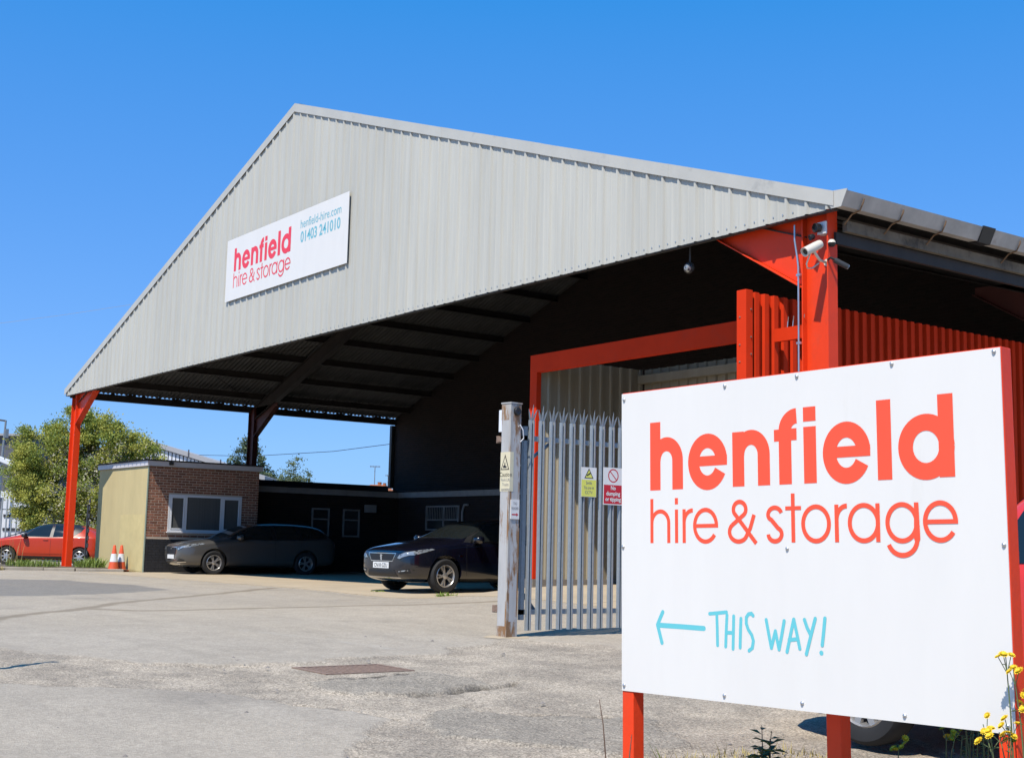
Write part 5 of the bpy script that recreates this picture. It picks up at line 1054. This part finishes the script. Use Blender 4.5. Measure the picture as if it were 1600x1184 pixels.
# ------------------------------------------------------------------ traffic cones
def cone(loc, label, rz):
    c = empty('traffic_cone', loc, label, 'traffic cone', 'pair of cones by the rendered wall', rz)
    mb = MB(); mb.lathe([(0, .75), (.028, .75), (.036, .735), (.075, .50)], (0, 0, 0), (0, 0, 1), 20); mb.build('tip', M_CONE, c, smooth=40, local=True)
    mb = MB(); mb.lathe([(.0755, .50), (.0785, .498), (.118, .27), (.115, .268)], (0, 0, 0), (0, 0, 1), 20); mb.build('sleeve', M_CONEW, c, smooth=40, local=True)
    mb = MB(); mb.lathe([(.114, .27), (.155, .06), (.175, .045)], (0, 0, 0), (0, 0, 1), 20); mb.build('skirt', M_CONE, c, smooth=40, local=True)
    mb = MB(); n_ = 8; P_ = []
    for z_, s_ in ((0, .235), (.035, .235), (.05, .19)):
        for k in range(n_): t = 2 * math.pi * (k + .5) / n_; P_.append((s_ * math.cos(t) * 1.0, s_ * math.sin(t), z_))
    mb.add(P_, [(i * n_ + k, i * n_ + (k + 1) % n_, (i + 1) * n_ + (k + 1) % n_, (i + 1) * n_ + k) for i in range(2) for k in range(n_)] + [tuple(range(n_)), tuple(2 * n_ + k for k in range(n_))]); mb.build('foot', M_CONE, c, local=True)
    return c
cone((2.80, .70, g(2.80, .70) + .0), 'orange and white traffic cone standing in front of its twin', .3)
cone((2.62, .975, g(2.62, .975) + .0), 'orange and white traffic cone half hidden behind its twin', .9)
# drain grating
gr = empty('drain_grating', (30.25, -6.82, -.1), 'rusty cast iron drain grating set in the asphalt', 'drain')
gz = GZ0 - .018; x0_, x1_, y0_, y1_ = 29.935, 30.565, -7.245, -6.385
mb = MB(); f = .035
for (a, b, c, d) in ((x0_, x1_, y0_, y0_ + f), (x0_, x1_, y1_ - f, y1_), (x0_, x0_ + f, y0_ + f, y1_ - f), (x1_ - f, x1_, y0_ + f, y1_ - f)): mb.box((a, c, gz - .05), (b, d, gz + .022))
mb.build('frame', M_RUST, gr)
mb = MB(); mb.box((x0_ + f, y0_ + f, gz - .03), (x1_ - f, y1_ - f, gz - .01)); mb.build('pit', M_BLACK, gr)
for i in range(13):
    yy = y0_ + f + .015 + i * .060; mb = MB(); mb.box((x0_ + f, yy, gz - .02), (x1_ - f, yy + .034, gz + .018)); mb.build('bar', M_RUST, gr)
for i in range(3):
    xx = x0_ + f + .125 + i * .145; mb = MB(); mb.box((xx, y0_ + f, gz - .022), (xx + .02, y1_ - f, gz + .014)); mb.build('cross_bar', M_RUST, gr)
# ------------------------------------------------------------------ trees
def leaf_quads(cent, size, tilt=1.0, rs=None):
    rs = rs or rng; n = len(cent); a = rs.normal(size=(n, 3)); a /= np.linalg.norm(a, axis=1)[:, None]
    b = rs.normal(size=(n, 3)); b -= (a * b).sum(1)[:, None] * a; b /= np.linalg.norm(b, axis=1)[:, None]
    s = size * rs.uniform(.6, 1.35, n)[:, None]; a = a * s; b = b * s * .55
    v = np.stack([cent - a, cent + b, cent + a, cent - b], 1).reshape(-1, 3); f = np.arange(n * 4).reshape(-1, 4); return v, f
def np_obj(name, v, f, mt, parent):
    me = bpy.data.meshes.new(name); me.from_pydata(v.tolist(), [], f.tolist()); return link(name, me, mt, parent)
def tree(name, label, base, blobs, nclump, nleaf, size, mt, mt2=None, blossom=0, bl_pos=None, trunk_r=.14, spread=.34, cat='tree'):
    """blobs: (x, y, z, rx, rz) lobes of the crown in world coordinates"""
    t = empty(name, base, label, cat); C_ = []; wts = np.array([b[3] ** 2 * b[4] for b in blobs]); wts = wts / wts.sum(); dirs = []
    for _ in range(nclump):
        b = blobs[rng.choice(len(blobs), p=wts)]; d = rng.normal(size=3); d /= np.linalg.norm(d); r = rng.uniform(.55, 1.02) ** .6
        C_.append((b[0] + d[0] * b[3] * r, b[1] + d[1] * b[3] * r, b[2] + d[2] * b[4] * r)); dirs.append(d)
    C_ = np.array(C_); pts = []; pts2 = []
    for c in C_:
        s = spread * rng.uniform(.6, 1.35); p = c + rng.normal(size=(nleaf, 3)) * s * np.array([.55, .55, .42]); (pts if rng.random() < .62 else pts2).append(p)
    v, f = leaf_quads(np.concatenate(pts), size); cr = np_obj('crown', v, f, mt, t)
    if pts2 and mt2: v, f = leaf_quads(np.concatenate(pts2), size); np_obj('foliage', v, f, mt2, t)
    if blossom:
        k = [i for i, c in enumerate(C_) if bl_pos(c)]; k = rng.permutation(k)[:blossom]; p = np.concatenate([C_[i] + rng.normal(size=(52, 3)) * .17 for i in k]); v, f = leaf_quads(p, size * 1.05); np_obj('blossom', v, f, M_BLOSSOM, t)
    mb = MB(); bx_, by_, bz_ = base; ztop = max(b[2] for b in blobs); zt = bz_ + (ztop - bz_) * .45
    mb.tube([(bx_, by_, bz_ - .2), (bx_ + .05, by_, (bz_ + zt) / 2), (bx_, by_ + .05, zt)], [trunk_r * 1.25, trunk_r, trunk_r * .75], 9)
    for b in blobs:
        e = Vector((b[0], b[1], b[2])); s = Vector((bx_, by_, bz_ + (zt - bz_) * rng.uniform(.55, 1.0))); m_ = (s + e) / 2 + Vector((rng.normal() * .15, rng.normal() * .15, .15)); mb.tube([s, m_, e], [trunk_r * .6, trunk_r * .38, trunk_r * .12], 6)
        for _ in range(4):
            d = Vector(rng.normal(size=3)).normalized(); mb.tube([m_.lerp(e, rng.random()), e + Vector((d.x * b[3] * .8, d.y * b[3] * .8, d.z * b[4] * .8))], [trunk_r * .16, trunk_r * .04], 5)
    mb.build('trunk', M_BARK, t); return t
rx_, ry_ = np.array([.59, .81]), np.array([-.81, .59])      # across and away, for laying crowns out side by side
def blob(px_m, depth, z, r, rz, o=(-14.2, 5.0)): return (o[0] + rx_[0] * px_m + ry_[0] * depth, o[1] + rx_[1] * px_m + ry_[1] * depth, z, r, rz)
HB = [blob(-1.5, 0, 4.4, 1.25, 1.35), blob(-.5, .3, 5.2, 1.15, 1.05), blob(.3, .3, 5.0, 1.0, 1.0), blob(1.1, .4, 4.8, 1.15, 1.1), blob(2.0, .4, 4.5, 1.0, 1.0), blob(2.6, .5, 3.9, .85, .9), blob(-1.8, -.2, 2.8, 1.0, 1.25), blob(-.5, -.3, 2.7, 1.1, 1.3), blob(1.0, -.1, 3.0, 1.2, 1.3), blob(2.0, .3, 2.7, 1.1, 1.2), blob(-.8, 0, 1.4, 1.2, .9), blob(.8, 0, 1.4, 1.2, .9), blob(-2.3, .1, 3.6, .75, 1.1)]
tree('hawthorn_tree', 'broad green hawthorn with cream blossom behind the left red column', (-14.1, 5.1, -.1), HB, 480, 250, .047, M_LEAF, M_LEAF2, 150, lambda c: ((c[0] + 14.2) * .59 + (c[1] - 5) * .81) > -.9 and c[2] < 4.6 and ((c[0] + 14.2) * .81 - (c[1] - 5) * .59) > -.3, .16, spread=.30)
TB = [(-34.0, 21.4, 5.6, .55, 1.5), (-33.7, 21.7, 6.5, .4, .7), (-33.2, 22.4, 5.2, .55, .8), (-33.5, 22.0, 4.3, .9, .9), (-34.4, 20.8, 5.4, .38, .55), (-32.8, 23.0, 4.2, .6, .5)]
tree('evergreen_tree', 'dark upright evergreen tree showing either side of the middle column', (-33.7, 21.8, -.1), TB, 150, 70, .075, M_LEAFD, M_LEAFG, trunk_r=.13, spread=.26)
TC = [(-27.6, 21.7, 5.0, .42, .85), (-28.1, 21.2, 4.4, .4, .5), (-27.3, 22.1, 4.6, .38, .5), (-27.8, 21.6, 4.0, .7, .5)]
tree('willow_tree', 'thin grey-green tree seen through the canopy opening', (-27.8, 21.6, -.1), TC, 75, 42, .06, M_LEAFG, M_LEAFG, trunk_r=.09, spread=.24)

# ------------------------------------------------------------------ things in the distance
fw = empty('far_warehouse', (-33, 18, 0), 'distant warehouse with grey roof and white sheeted gable beyond the trees', 'building')
A_, B_, R_ = Vector((-34.6, 11.9, 0)), Vector((-28.9, 19.8, 0)), Vector((-32.7, 14.5, 0))
dep = Vector((-.81, .59, 0)) * 18
zR, zA, zB = 6.30, 5.9, 4.45
mb = MB(); P_ = [(*A_.xy, -.2), (*B_.xy, -.2), (*B_.xy, zB), (*R_.xy, zR), (*A_.xy, zA)]; mb.add(P_ + [tuple(Vector(p) + dep) for p in P_], [(0, 1, 2, 3, 4), (9, 8, 7, 6, 5)] + [(i, (i + 1) % 5, (i + 1) % 5 + 5, i + 5) for i in range(5)]); mb.build('wall', M_FARWALL, fw)
nf = Vector((.81, -.59, 0)); d_ = (B_ - R_)
for i in range(30):
    a = R_ + d_ * (i + .08) / 30; b = R_ + d_ * (i + .80) / 30; za, zb = zR + (zB - zR) * (i + .08) / 30 - .03, zR + (zB - zR) * (i + .80) / 30 - .03
    mb = MB(); q = [(*a.xy, 3), (*b.xy, 3), (*b.xy, zb), (*a.xy, za)]; mb.add([tuple(Vector(p) + nf * .01) for p in q] + [tuple(Vector(p) + nf * .09) for p in q], [(3, 2, 1, 0), (4, 5, 6, 7), (0, 1, 5, 4), (1, 2, 6, 5), (2, 3, 7, 6), (3, 0, 4, 7)]); mb.build('cladding_rib', M_FARWHITE, fw)
mb = MB(); q = [Vector((*R_.xy, zR)), Vector((*B_.xy, zB)) + d_.normalized() * .6 - Vector((0, 0, .15))]
mb.add([q[0] + nf * .25, q[1] + nf * .25, q[1] + nf * .25 + Vector((0, 0, .26)), q[0] + nf * .25 + Vector((0, 0, .26)), q[0] + dep, q[1] + dep, q[1] + dep + Vector((0, 0, .26)), q[0] + dep + Vector((0, 0, .26))], [(0, 1, 2, 3), (7, 6, 5, 4), (0, 4, 5, 1), (1, 5, 6, 2), (2, 6, 7, 3), (3, 7, 4, 0)]); rf2 = mb.build('roof', M_FARROOF, fw)
for t_ in (.12, .38, .64):
    p = q[0].lerp(q[1], t_) + nf * .26; mb = MB(); mb.box((p.x - .03, p.y - .03, p.z - .02), (p.x + .03, p.y + .03, p.z + .42)); mb.build('verge_joint', M_FARWALL, rf2)
fs_ = empty('far_shed', (-46, 6, 0), 'dark distant shed with pale sloping roof at the left edge', 'building')
a, b = Vector((-46.0, 4.2, 0)), Vector((-41.4, 10.7, 0)); dp = Vector((-.81, .59, 0)) * 15
mb = MB(); P_ = [(*a.xy, -.2), (*b.xy, -.2), (*b.xy, 6.85), (*a.xy, 6.85)]; mb.add(P_ + [tuple(Vector(p) + dp) for p in P_], [(0, 1, 2, 3), (7, 6, 5, 4), (0, 4, 5, 1), (1, 5, 6, 2), (2, 6, 7, 3), (3, 7, 4, 0)]); mb.build('wall', M_FARWALL, fs_)
mb = MB(); P_ = [(*(a + nf * .3).xy, 6.86), (*(b + nf * .3).xy, 6.86), (*(b + nf * .3).xy, 7.0), (*(a + nf * .3).xy, 7.0)]; up_ = Vector((0, 0, .62)) + dp; mb.add(P_ + [tuple(Vector(p) + up_) for p in P_], [(0, 1, 2, 3), (7, 6, 5, 4), (0, 4, 5, 1), (1, 5, 6, 2), (2, 6, 7, 3), (3, 7, 4, 0)]); mb.build('roof', M_FARROOF, fs_)
mb = MB(); p0 = a + nf * .02; p1 = b + nf * .02
mb.add([(*p0.xy, 3.1), (*p1.xy, 3.1), (*p1.xy, 3.5), (*p0.xy, 3.5)] + [(*(p0 + nf * .1).xy, 3.1), (*(p1 + nf * .1).xy, 3.1), (*(p1 + nf * .1).xy, 3.5), (*(p0 + nf * .1).xy, 3.5)], [(3, 2, 1, 0), (4, 5, 6, 7), (0, 1, 5, 4), (1, 2, 6, 5), (2, 3, 7, 6), (3, 0, 4, 7)]); mb.build('door_head', M_FARWHITE, fs_)
lp = empty('lamp_post', (-22.1, 3.95, 0), 'slim grey lamp post at the left edge of the yard', 'lamp post')
mb = MB(); mb.tube([(-22.1, 3.95, -.2), (-22.08, 3.95, 4.4), (-22.0, 3.98, 6.15)], [.07, .055, .045], 8); mb.build('pole', M_GALVD, lp)
mb = MB(); mb.tube([(-22.0, 3.98, 6.12), (-22.35, 3.45, 6.2)], .04, 6); mb.box((-22.6, 3.15, 6.14), (-22.15, 3.62, 6.24)); mb.build('lantern', M_DARK, lp)
mb = MB(); mb.box((-22.06, 3.98, 5.35), (-21.9, 4.12, 5.75)); mb.build('control_box', M_GALVD, lp)
cm = empty('pole_camera', (-19.8, 3.6, 4.1), 'white box camera on a pole at the left edge, in front of the hawthorn', 'camera')
d0, d1 = Vector((-20.1, 3.2, 4.30)), Vector((-19.55, 3.95, 3.98)); mb = MB(); dr = (d1 - d0).normalized(); s1 = dr.cross(Vector((0, 0, 1))).normalized() * .11; s2 = s1.cross(dr).normalized() * .11
mb.add([d0 - s1 - s2, d0 + s1 - s2, d0 + s1 + s2, d0 - s1 + s2, d1 - s1 - s2, d1 + s1 - s2, d1 + s1 + s2, d1 - s1 + s2], [(3, 2, 1, 0), (4, 5, 6, 7), (0, 1, 5, 4), (1, 2, 6, 5), (2, 3, 7, 6), (3, 0, 4, 7)]); bevelled(mb.build('housing', M_UPVC, cm), .02)
mb = MB(); mb.tube([(-20.0, 3.35, -.2), (-20.0, 3.35, 4.2)], .05, 8); mb.build('pole', M_GALVD, cm)
# palisade fence at the left
pf_ = empty('palisade_fence', (-18, 3.2, 0), 'pale steel palisade fence in front of stacked white units at the left edge', 'fence')
a, b = Vector((-19.6, .9, 0)), Vector((-16.6, 5.0, 0)); L_ = (b - a).length; t_ = (b - a).normalized(); n_ = Vector((t_.y, -t_.x, 0))
pmf = MB(); pmf.add([(-.035, 0, 0), (.035, 0, 0), (.035, 0, 2.3), (0, .0, 2.42), (-.035, 0, 2.3), (-.02, .02, 0), (.02, .02, 0), (.02, .02, 2.3), (0, .02, 2.40), (-.02, .02, 2.3)], [(0, 1, 2, 3, 4), (9, 8, 7, 6, 5), (0, 5, 6, 1), (1, 6, 7, 2), (2, 7, 8, 3), (3, 8, 9, 4), (4, 9, 5, 0)])
pmm = pmf.mesh('pale'); pmm.materials.append(M_GALV)
for i in range(int(L_ / .22)):
    o = bpy.data.objects.new('pale', pmm); COL.objects.link(o); o.parent = pf_; p = a + t_ * (i * .22); o.location = (p.x + 18, p.y - 3.2, .12); o.rotation_euler = (0, 0, math.atan2(t_.y, t_.x) + math.pi)
for z_ in (.5, 2.0):
    mb = MB(); q = a - n_ * .05; r_ = b - n_ * .05; mb.tube([(q.x, q.y, z_), (r_.x, r_.y, z_)], .03, 4); mb.build('rail', M_GALVD, pf_)
for i, (u, h_, lb) in enumerate(((.2, 2.0, 'white storage unit behind the left palisade fence, at the picture edge'), (1.75, 2.55, 'taller white storage unit behind the left palisade fence, near the hawthorn'))):
    p = a + t_ * u + Vector((-.81, .59, 0)) * 4.0; c = empty('storage_unit', p, lb, 'container', 'white units behind the fence', math.atan2(t_.y, t_.x))
    mb = MB(); mb.box((0, -1.6, -.1), (1.45, .0, h_)); mb.build('shell', M_FARWHITE, c, local=True)
    for z_ in (.5, 1.1, 1.7):
        mb = MB(); mb.box((.06, -1.64, z_), (1.39, -1.6005, z_ + .12)); mb.build('slot', M_DARK, c, local=True)
# slatted gate between hut and bed
fg = empty('side_gate', (-.52, 1.0, 0), 'narrow dark side gate against the left of the brick office', 'gate')
mb = MB(); mb.box((-.60, .95, -.1), (-.54, 1.02, 1.95)); mb.build('gate_post', M_DARK, fg)
for i in range(9):
    mb = MB(); mb.box((-.53, .97, .15 + i * .23), (-.40, .995, .15 + i * .23 + .13)); mb.build('slat', M_DARK, fg)
# cables, aerials and a chimney far behind
cb = empty('overhead_cable', (-5, 6.9, 4.3), 'thin dark overhead cable sagging across the sky under the canopy', 'cable')
mb = MB(); pts = []
P0, P1 = Vector((-24.0, 6.8, 5.75)), Vector((12.0, 13.0, 6.3))
pts = [(-21.0, 6.86, 5.52), (-19.69, 6.85, 5.41), (-13.5, 6.95, 5.04), (-7.23, 6.98, 4.77), (-2.2, 6.86, 4.55), (-.2, 6.8, 4.47), (2.46, 6.68, 4.38), (6.0, 6.3, 4.27), (9.3, 5.83, 4.21)]
pts = [(-50.0, 20.0, 7.05), (-40, 20.0, 6.25), (-30, 20, 5.75), (-20.0, 20.0, 5.6), (-12, 20, 5.75), (-6, 20.0, 6.05), (0, 20, 6.55)]
mb.tube(pts, .016, 5); mb.build('wire', M_BLACK, cb, smooth=60)
cb2 = empty('far_cable', (-42, 8.5, 13.7), 'faint pale overhead wire meeting the left slope of the gable', 'cable')
mb = MB(); mb.tube([(-42.8, 7.6, 13.55), (-42.1, 8.54, 13.72), (-39.73, 11.66, 14.32), (-37, 15.2, 15.1), (-34, 19, 16)], .012, 4); mb.build('wire', M_ZINC, cb2, smooth=60)
def aerial(base, top_, arm, n_el, label):
    t = empty('tv_aerial', base, label, 'aerial'); mb = MB(); mb.tube([base, (base[0], base[1], top_)], .03, 6); mb.build('mast', M_GALVD, t)
    mb = MB(); a = Vector((base[0], base[1], top_ - .02)); dr = Vector((.59, .81, 0)); mb.tube([a - dr * arm, a + dr * arm], .022, 5)
    for i in range(n_el):
        p = a + dr * (arm * (-1 + 2 * i / (n_el - 1))); mb.tube([p - Vector((.25, -.18, .0)), p + Vector((.25, -.18, 0))], .014, 4); mb.tube([p - Vector((0, 0, .07)), p + Vector((0, 0, .07))], .014, 4)
    mb.build('array', M_GALVD, t)
aerial((-38.05, 33.0, 3.2), 6.14, .32, 7, 'taller television aerial on a mast seen through the canopy opening')
aerial((-37.55, 33.78, 3.4), 5.55, .16, 4, 'shorter television aerial beside the chimney seen through the opening')
ch = empty('far_house', (-37.9, 33.3, 0), 'top of a distant house with terracotta ridge and chimney pot', 'building')
mb = MB(); mb.box((-39.6, 31.6, -.2), (-36.8, 34.6, 3.9)); mb.build('wall', M_FARWALL, ch)
M_TERR = mat('terracotta', (.36, .13, .06), .85, 0, .25, 4)
mb = MB(); mb.add([(-39.8, 31.4, 3.9), (-36.6, 31.4, 3.9), (-36.6, 34.8, 3.9), (-39.8, 34.8, 3.9), (-38.2, 32.8, 4.88), (-37.7, 33.7, 4.88)], [(0, 1, 4), (1, 2, 5, 4), (2, 3, 5), (3, 0, 4, 5), (0, 3, 2, 1)]); rr = mb.build('roof', M_TERR, ch)
mb = MB(); mb.lathe([(.16, 4.4), (.14, 5.0), (.16, 5.05), (.1, 5.06)], (-37.95, 33.35, 0), (0, 0, 1), 10); mb.lathe([(.13, 4.4), (.12, 4.96), (.13, 5.0), (.08, 5.0)], (-37.7, 33.6, 0), (0, 0, 1), 10); mb.build('chimney_pot', M_TERR, rr)

# ------------------------------------------------------------------ weeds and flowers
def tuft(name, label, pos, n, h, spread, mt, cat='weed', group=None, lean=.5, w=.008):
    t = empty(name, (pos[0], pos[1], pos[2]), label, cat, group); mb = MB()
    for _ in range(n):
        a = rng.uniform(0, 6.28); r = spread * math.sqrt(rng.random()); b = Vector((pos[0] + r * math.cos(a), pos[1] + r * math.sin(a), pos[2] - .01)); hh = h * rng.uniform(.45, 1.1); d = rng.uniform(0, 6.28); l_ = lean * hh * rng.uniform(.2, 1)
        s_ = Vector((-math.sin(d), math.cos(d), 0)) * w * rng.uniform(.7, 1.4); m_ = b + Vector((math.cos(d) * l_ * .35, math.sin(d) * l_ * .35, hh * .6)); e = b + Vector((math.cos(d) * l_, math.sin(d) * l_, hh))
        mb.add([b - s_, b + s_, m_ + s_ * .8, m_ - s_ * .8, e], [(0, 1, 2, 3), (3, 2, 4)])
    mb.build('blades', mt, t, fix=False); return t
def leafy(name, label, pos, stems, h, mt_leaf, mt_stem, leaf=(.10, .018), nleaf=16, flower=0, heads=None, cat='weed', spread=.05, tilt=(0, 0), group=None):
    t = empty(name, pos, label, cat, group); st = MB(); lf = MB(); fl_ = MB()
    for s in range(stems):
        a = rng.uniform(0, 6.28); b = Vector(pos) + Vector((math.cos(a), math.sin(a), 0)) * spread * rng.random(); hh = h * rng.uniform(.75, 1.05)
        dx, dy = tilt[0] + rng.normal() * .10, tilt[1] + rng.normal() * .10
        P_ = [b - Vector((0, 0, .02)), b + Vector((dx * hh * .3, dy * hh * .3, hh * .4)), b + Vector((dx * hh * .6, dy * hh * .6, hh * .75)), b + Vector((dx * hh, dy * hh, hh))]
        st.tube(P_, [.0045, .004, .003, .0018], 5)
        for k in range(nleaf):
            u = rng.uniform(.12, .98); p = P_[0].lerp(P_[3], u); d = rng.uniform(0, 6.28); L_ = leaf[0] * rng.uniform(.6, 1.2) * (1.15 - .5 * u); dr = Vector((math.cos(d), math.sin(d), rng.uniform(.1, .8))).normalized(); sd = dr.cross(Vector((0, 0, 1))).normalized() * leaf[1] * rng.uniform(.7, 1.2)
            e = p + dr * L_ - Vector((0, 0, L_ * .25)); m_ = p + dr * L_ * .5
            lf.add([p, m_ + sd, e, m_ - sd], [(0, 1, 2), (0, 2, 3)])
        if flower:
            for k in range(flower):
                d = rng.uniform(0, 6.28); r = rng.uniform(.01, .055); c = P_[3] + Vector((math.cos(d) * r, math.sin(d) * r, rng.uniform(-.03, .03))); st.tube([P_[2].lerp(P_[3], .7), c], .0016, 4)
                heads_add(fl_, c, rng.uniform(.016, .023))
    st.build('stem', mt_stem, t); lf.build('leaves', mt_leaf, t, fix=False)
    if flower: fl_.build('flower_heads', M_FLOWER, t, fix=False)['kind'] = 'stuff'
    return t
def heads_add(mb, c, r):
    ax = Vector((rng.normal() * .5, rng.normal() * .5 - .5, 1)).normalized(); u = ax.orthogonal().normalized(); v_ = ax.cross(u); n = 11
    for ring, (rr, hz) in enumerate(((1.0, .15), (.65, .42))):
        for k in range(n):
            t = 2 * math.pi * (k + .4 * ring) / n; d = u * math.cos(t) + v_ * math.sin(t); s_ = (v_ * math.cos(t) - u * math.sin(t)) * r * .28
            b = c + d * r * .12; e = c + d * r * rr + ax * r * hz; m_ = (b + e) / 2 + ax * r * .12; mb.add([b, m_ + s_, e, m_ - s_], [(0, 1, 2, 3)])
    mb.lathe([(r * .38, r * .05), (r * .30, r * .38), (0, r * .45)], c, ax, 8)
def gp(x, y): return (x, y, g(x, y))
tuft('grass_tuft', 'bright green grass tuft at the foot of the left red column', (1.05, -1.05, .07), 520, .22, .75, M_GRASS, 'grass', lean=1.1, w=.009)
tuft('grass_tuft', 'smaller green tuft between the left column and the rendered wall', (1.2, .55, .06), 230, .30, .45, M_GRASS, 'grass', lean=1.1, w=.014)
tuft('grass_tuft', 'tall thin dry grass stems in front of the red hatchback', (.7, -1.6, .07), 26, .85, .35, M_DRYGRASS, 'grass', lean=.25, w=.006)
tuft('dry_grass', 'strip of dry yellow grass along the front of the kerb', (2.75, -2.9, -.01), 700, .12, .55, M_DRYGRASS, 'grass', lean=.9, w=.010)
tuft('dry_grass', 'dry yellow and green grass where the kerb leaves the picture', (2.6, -3.9, -.01), 700, .13, .6, M_DRYGRASS, 'grass', lean=.9, w=.010)
for (x_, y_, n_, h_, s_, lb) in ((18.3, .45, 60, .06, .16, 'low weed growing from the slab joint between the front wheels of the navy car'), (20.9, .30, 70, .10, .20, 'green weed growing from the slab edge right of the navy car'), (22.1, .75, 70, .12, .14, 'green weed at the foot of the enclosure plinth')):
    tuft('floor_weed', lb, gp(x_, y_), n_, h_, s_, M_GRASS, 'weed', 'weeds in the slab joints', lean=1.2, w=.012)
# at the foot of the big board
leafy('yellow_flowers', 'tall yellow flowers crossing the right edge of the board', gp(37.38, -8.06), 5, .70, M_WEED, M_WEED, (.05, .006), 6, 3, spread=.07, cat='flower', tilt=(-.12, .02))
leafy('yellow_flowers', 'tallest yellow flowers at the right picture edge beside the board', gp(37.46, -8.02), 4, .80, M_WEED, M_WEED, (.05, .006), 5, 3, spread=.06, cat='flower', tilt=(-.02, .02))
leafy('yellow_flowers', 'small yellow flower head below the board in front of the tyre', gp(36.14, -7.10), 1, .31, M_WEED, M_WEED, (.05, .006), 5, 6, spread=.01, cat='flower')
leafy('yellow_flowers', 'cluster of yellow flowers below the board, right of the tyre', gp(36.38, -7.02), 2, .37, M_WEED, M_WEED, (.05, .008), 6, 4, spread=.03, cat='flower')
leafy('mugwort', 'dark leafy weed in front of the parked van, left of the middle post', gp(35.77, -7.62), 4, .35, M_WEED, M_STEMB, (.10, .017), 26, spread=.05)
leafy('mugwort', 'low dark leafy weed just left of the middle red post', gp(35.95, -7.42), 3, .24, M_WEED, M_STEMB, (.08, .014), 22, spread=.05)
leafy('mugwort', 'low dark leafy weed just right of the middle red post', gp(36.14, -7.42), 2, .22, M_WEED, M_STEMB, (.07, .012), 18, spread=.05)
leafy('mugwort', 'bushy grey-green weed below the right end of the board', gp(36.60, -7.14), 9, .46, M_WEED, M_WEED, (.045, .005), 36, spread=.10)
leafy('mugwort', 'scrubby green weed close by the right red post', gp(36.84, -7.12), 8, .42, M_WEED, M_WEED, (.05, .006), 32, spread=.10)
leafy('dry_stalk', 'tall dry brown stalk left of the left red post', gp(35.33, -8.25), 1, .50, M_STEMB, M_STEMB, (.012, .003), 30, spread=.0, tilt=(-.18, .06))
leafy('dry_stalk', 'short dry brown stalk crossing the left red post', gp(35.52, -8.30), 1, .34, M_STEMB, M_STEMB, (.012, .003), 26, spread=.0, tilt=(-.14, .04))
tuft('grass_tuft', 'broad pale grass blades right of the left red post', gp(35.45, -7.98), 7, .30, .03, M_GRASS, 'grass', lean=.35, w=.012)
tuft('grass_tuft', 'low green grass left of the left red post', gp(35.10, -8.62), 30, .17, .10, M_GRASS, 'grass', lean=.5, w=.006)
gv = MB()
for _ in range(4200):
    x_ = rng.uniform(34.6, 37.6); y_ = rng.uniform(-7.9, -6.2); b = Vector((x_, y_, g(x_, y_) - .005)); hh = rng.uniform(.012, .05) * (2.0 if rng.random() < .12 else 1); d = rng.uniform(0, 6.28); s_ = Vector((-math.sin(d), math.cos(d), 0)) * .004; e = b + Vector((math.cos(d) * hh * .6, math.sin(d) * hh * .6, hh)); gv.add([b - s_, b + s_, e], [(0, 1, 2)])
o = gv.build('sparse_dry_grass', M_DRYGRASS, fix=False); setp(o, 'sparse dry grass on the verge behind the big board', 'grass', kind='stuff')
# loose stones on the yard
peb = MB()
for _ in range(520):
    x_ = rng.uniform(27.5, 35.5); y_ = rng.uniform(-10.5, -4.2); r = rng.uniform(.003, .010) * (2.4 if rng.random() < .07 else 1); z_ = g(x_, y_) + r * .3 - .010; n = 6
    P_ = [(x_ + r * math.cos(6.28 * k / n) * rng.uniform(.7, 1.2), y_ + r * math.sin(6.28 * k / n) * rng.uniform(.7, 1.2), z_ + .003) for k in range(n)] + [(x_ + rng.normal() * r * .2, y_, z_ + r * .9), ]
    peb.add(P_, [(k, (k + 1) % n, n) for k in range(n)])
o = peb.build('loose_stones', M_PLINTH); setp(o, 'small loose stones scattered on the worn asphalt', 'gravel', kind='stuff')

mp_ = empty('marker_post', (29.27, -9.91, g(29.27, -9.91)), 'slim post just past the left edge, throwing a thin shadow on the yard', 'post')
mb = MB(); z_ = g(29.27, -9.91); mb.tube([(29.27, -9.91, z_ - .2), (29.27, -9.91, z_ + 1.66)], .036, 10); mb.build('shaft', M_GALVD, mp_)
mb = MB(); mb.lathe([(.045, 0), (.045, .03), (.02, .055), (0, .058)], (29.27, -9.91, z_ + 1.66), (0, 0, 1), 10); mb.build('cap', M_GALVD, mp_)
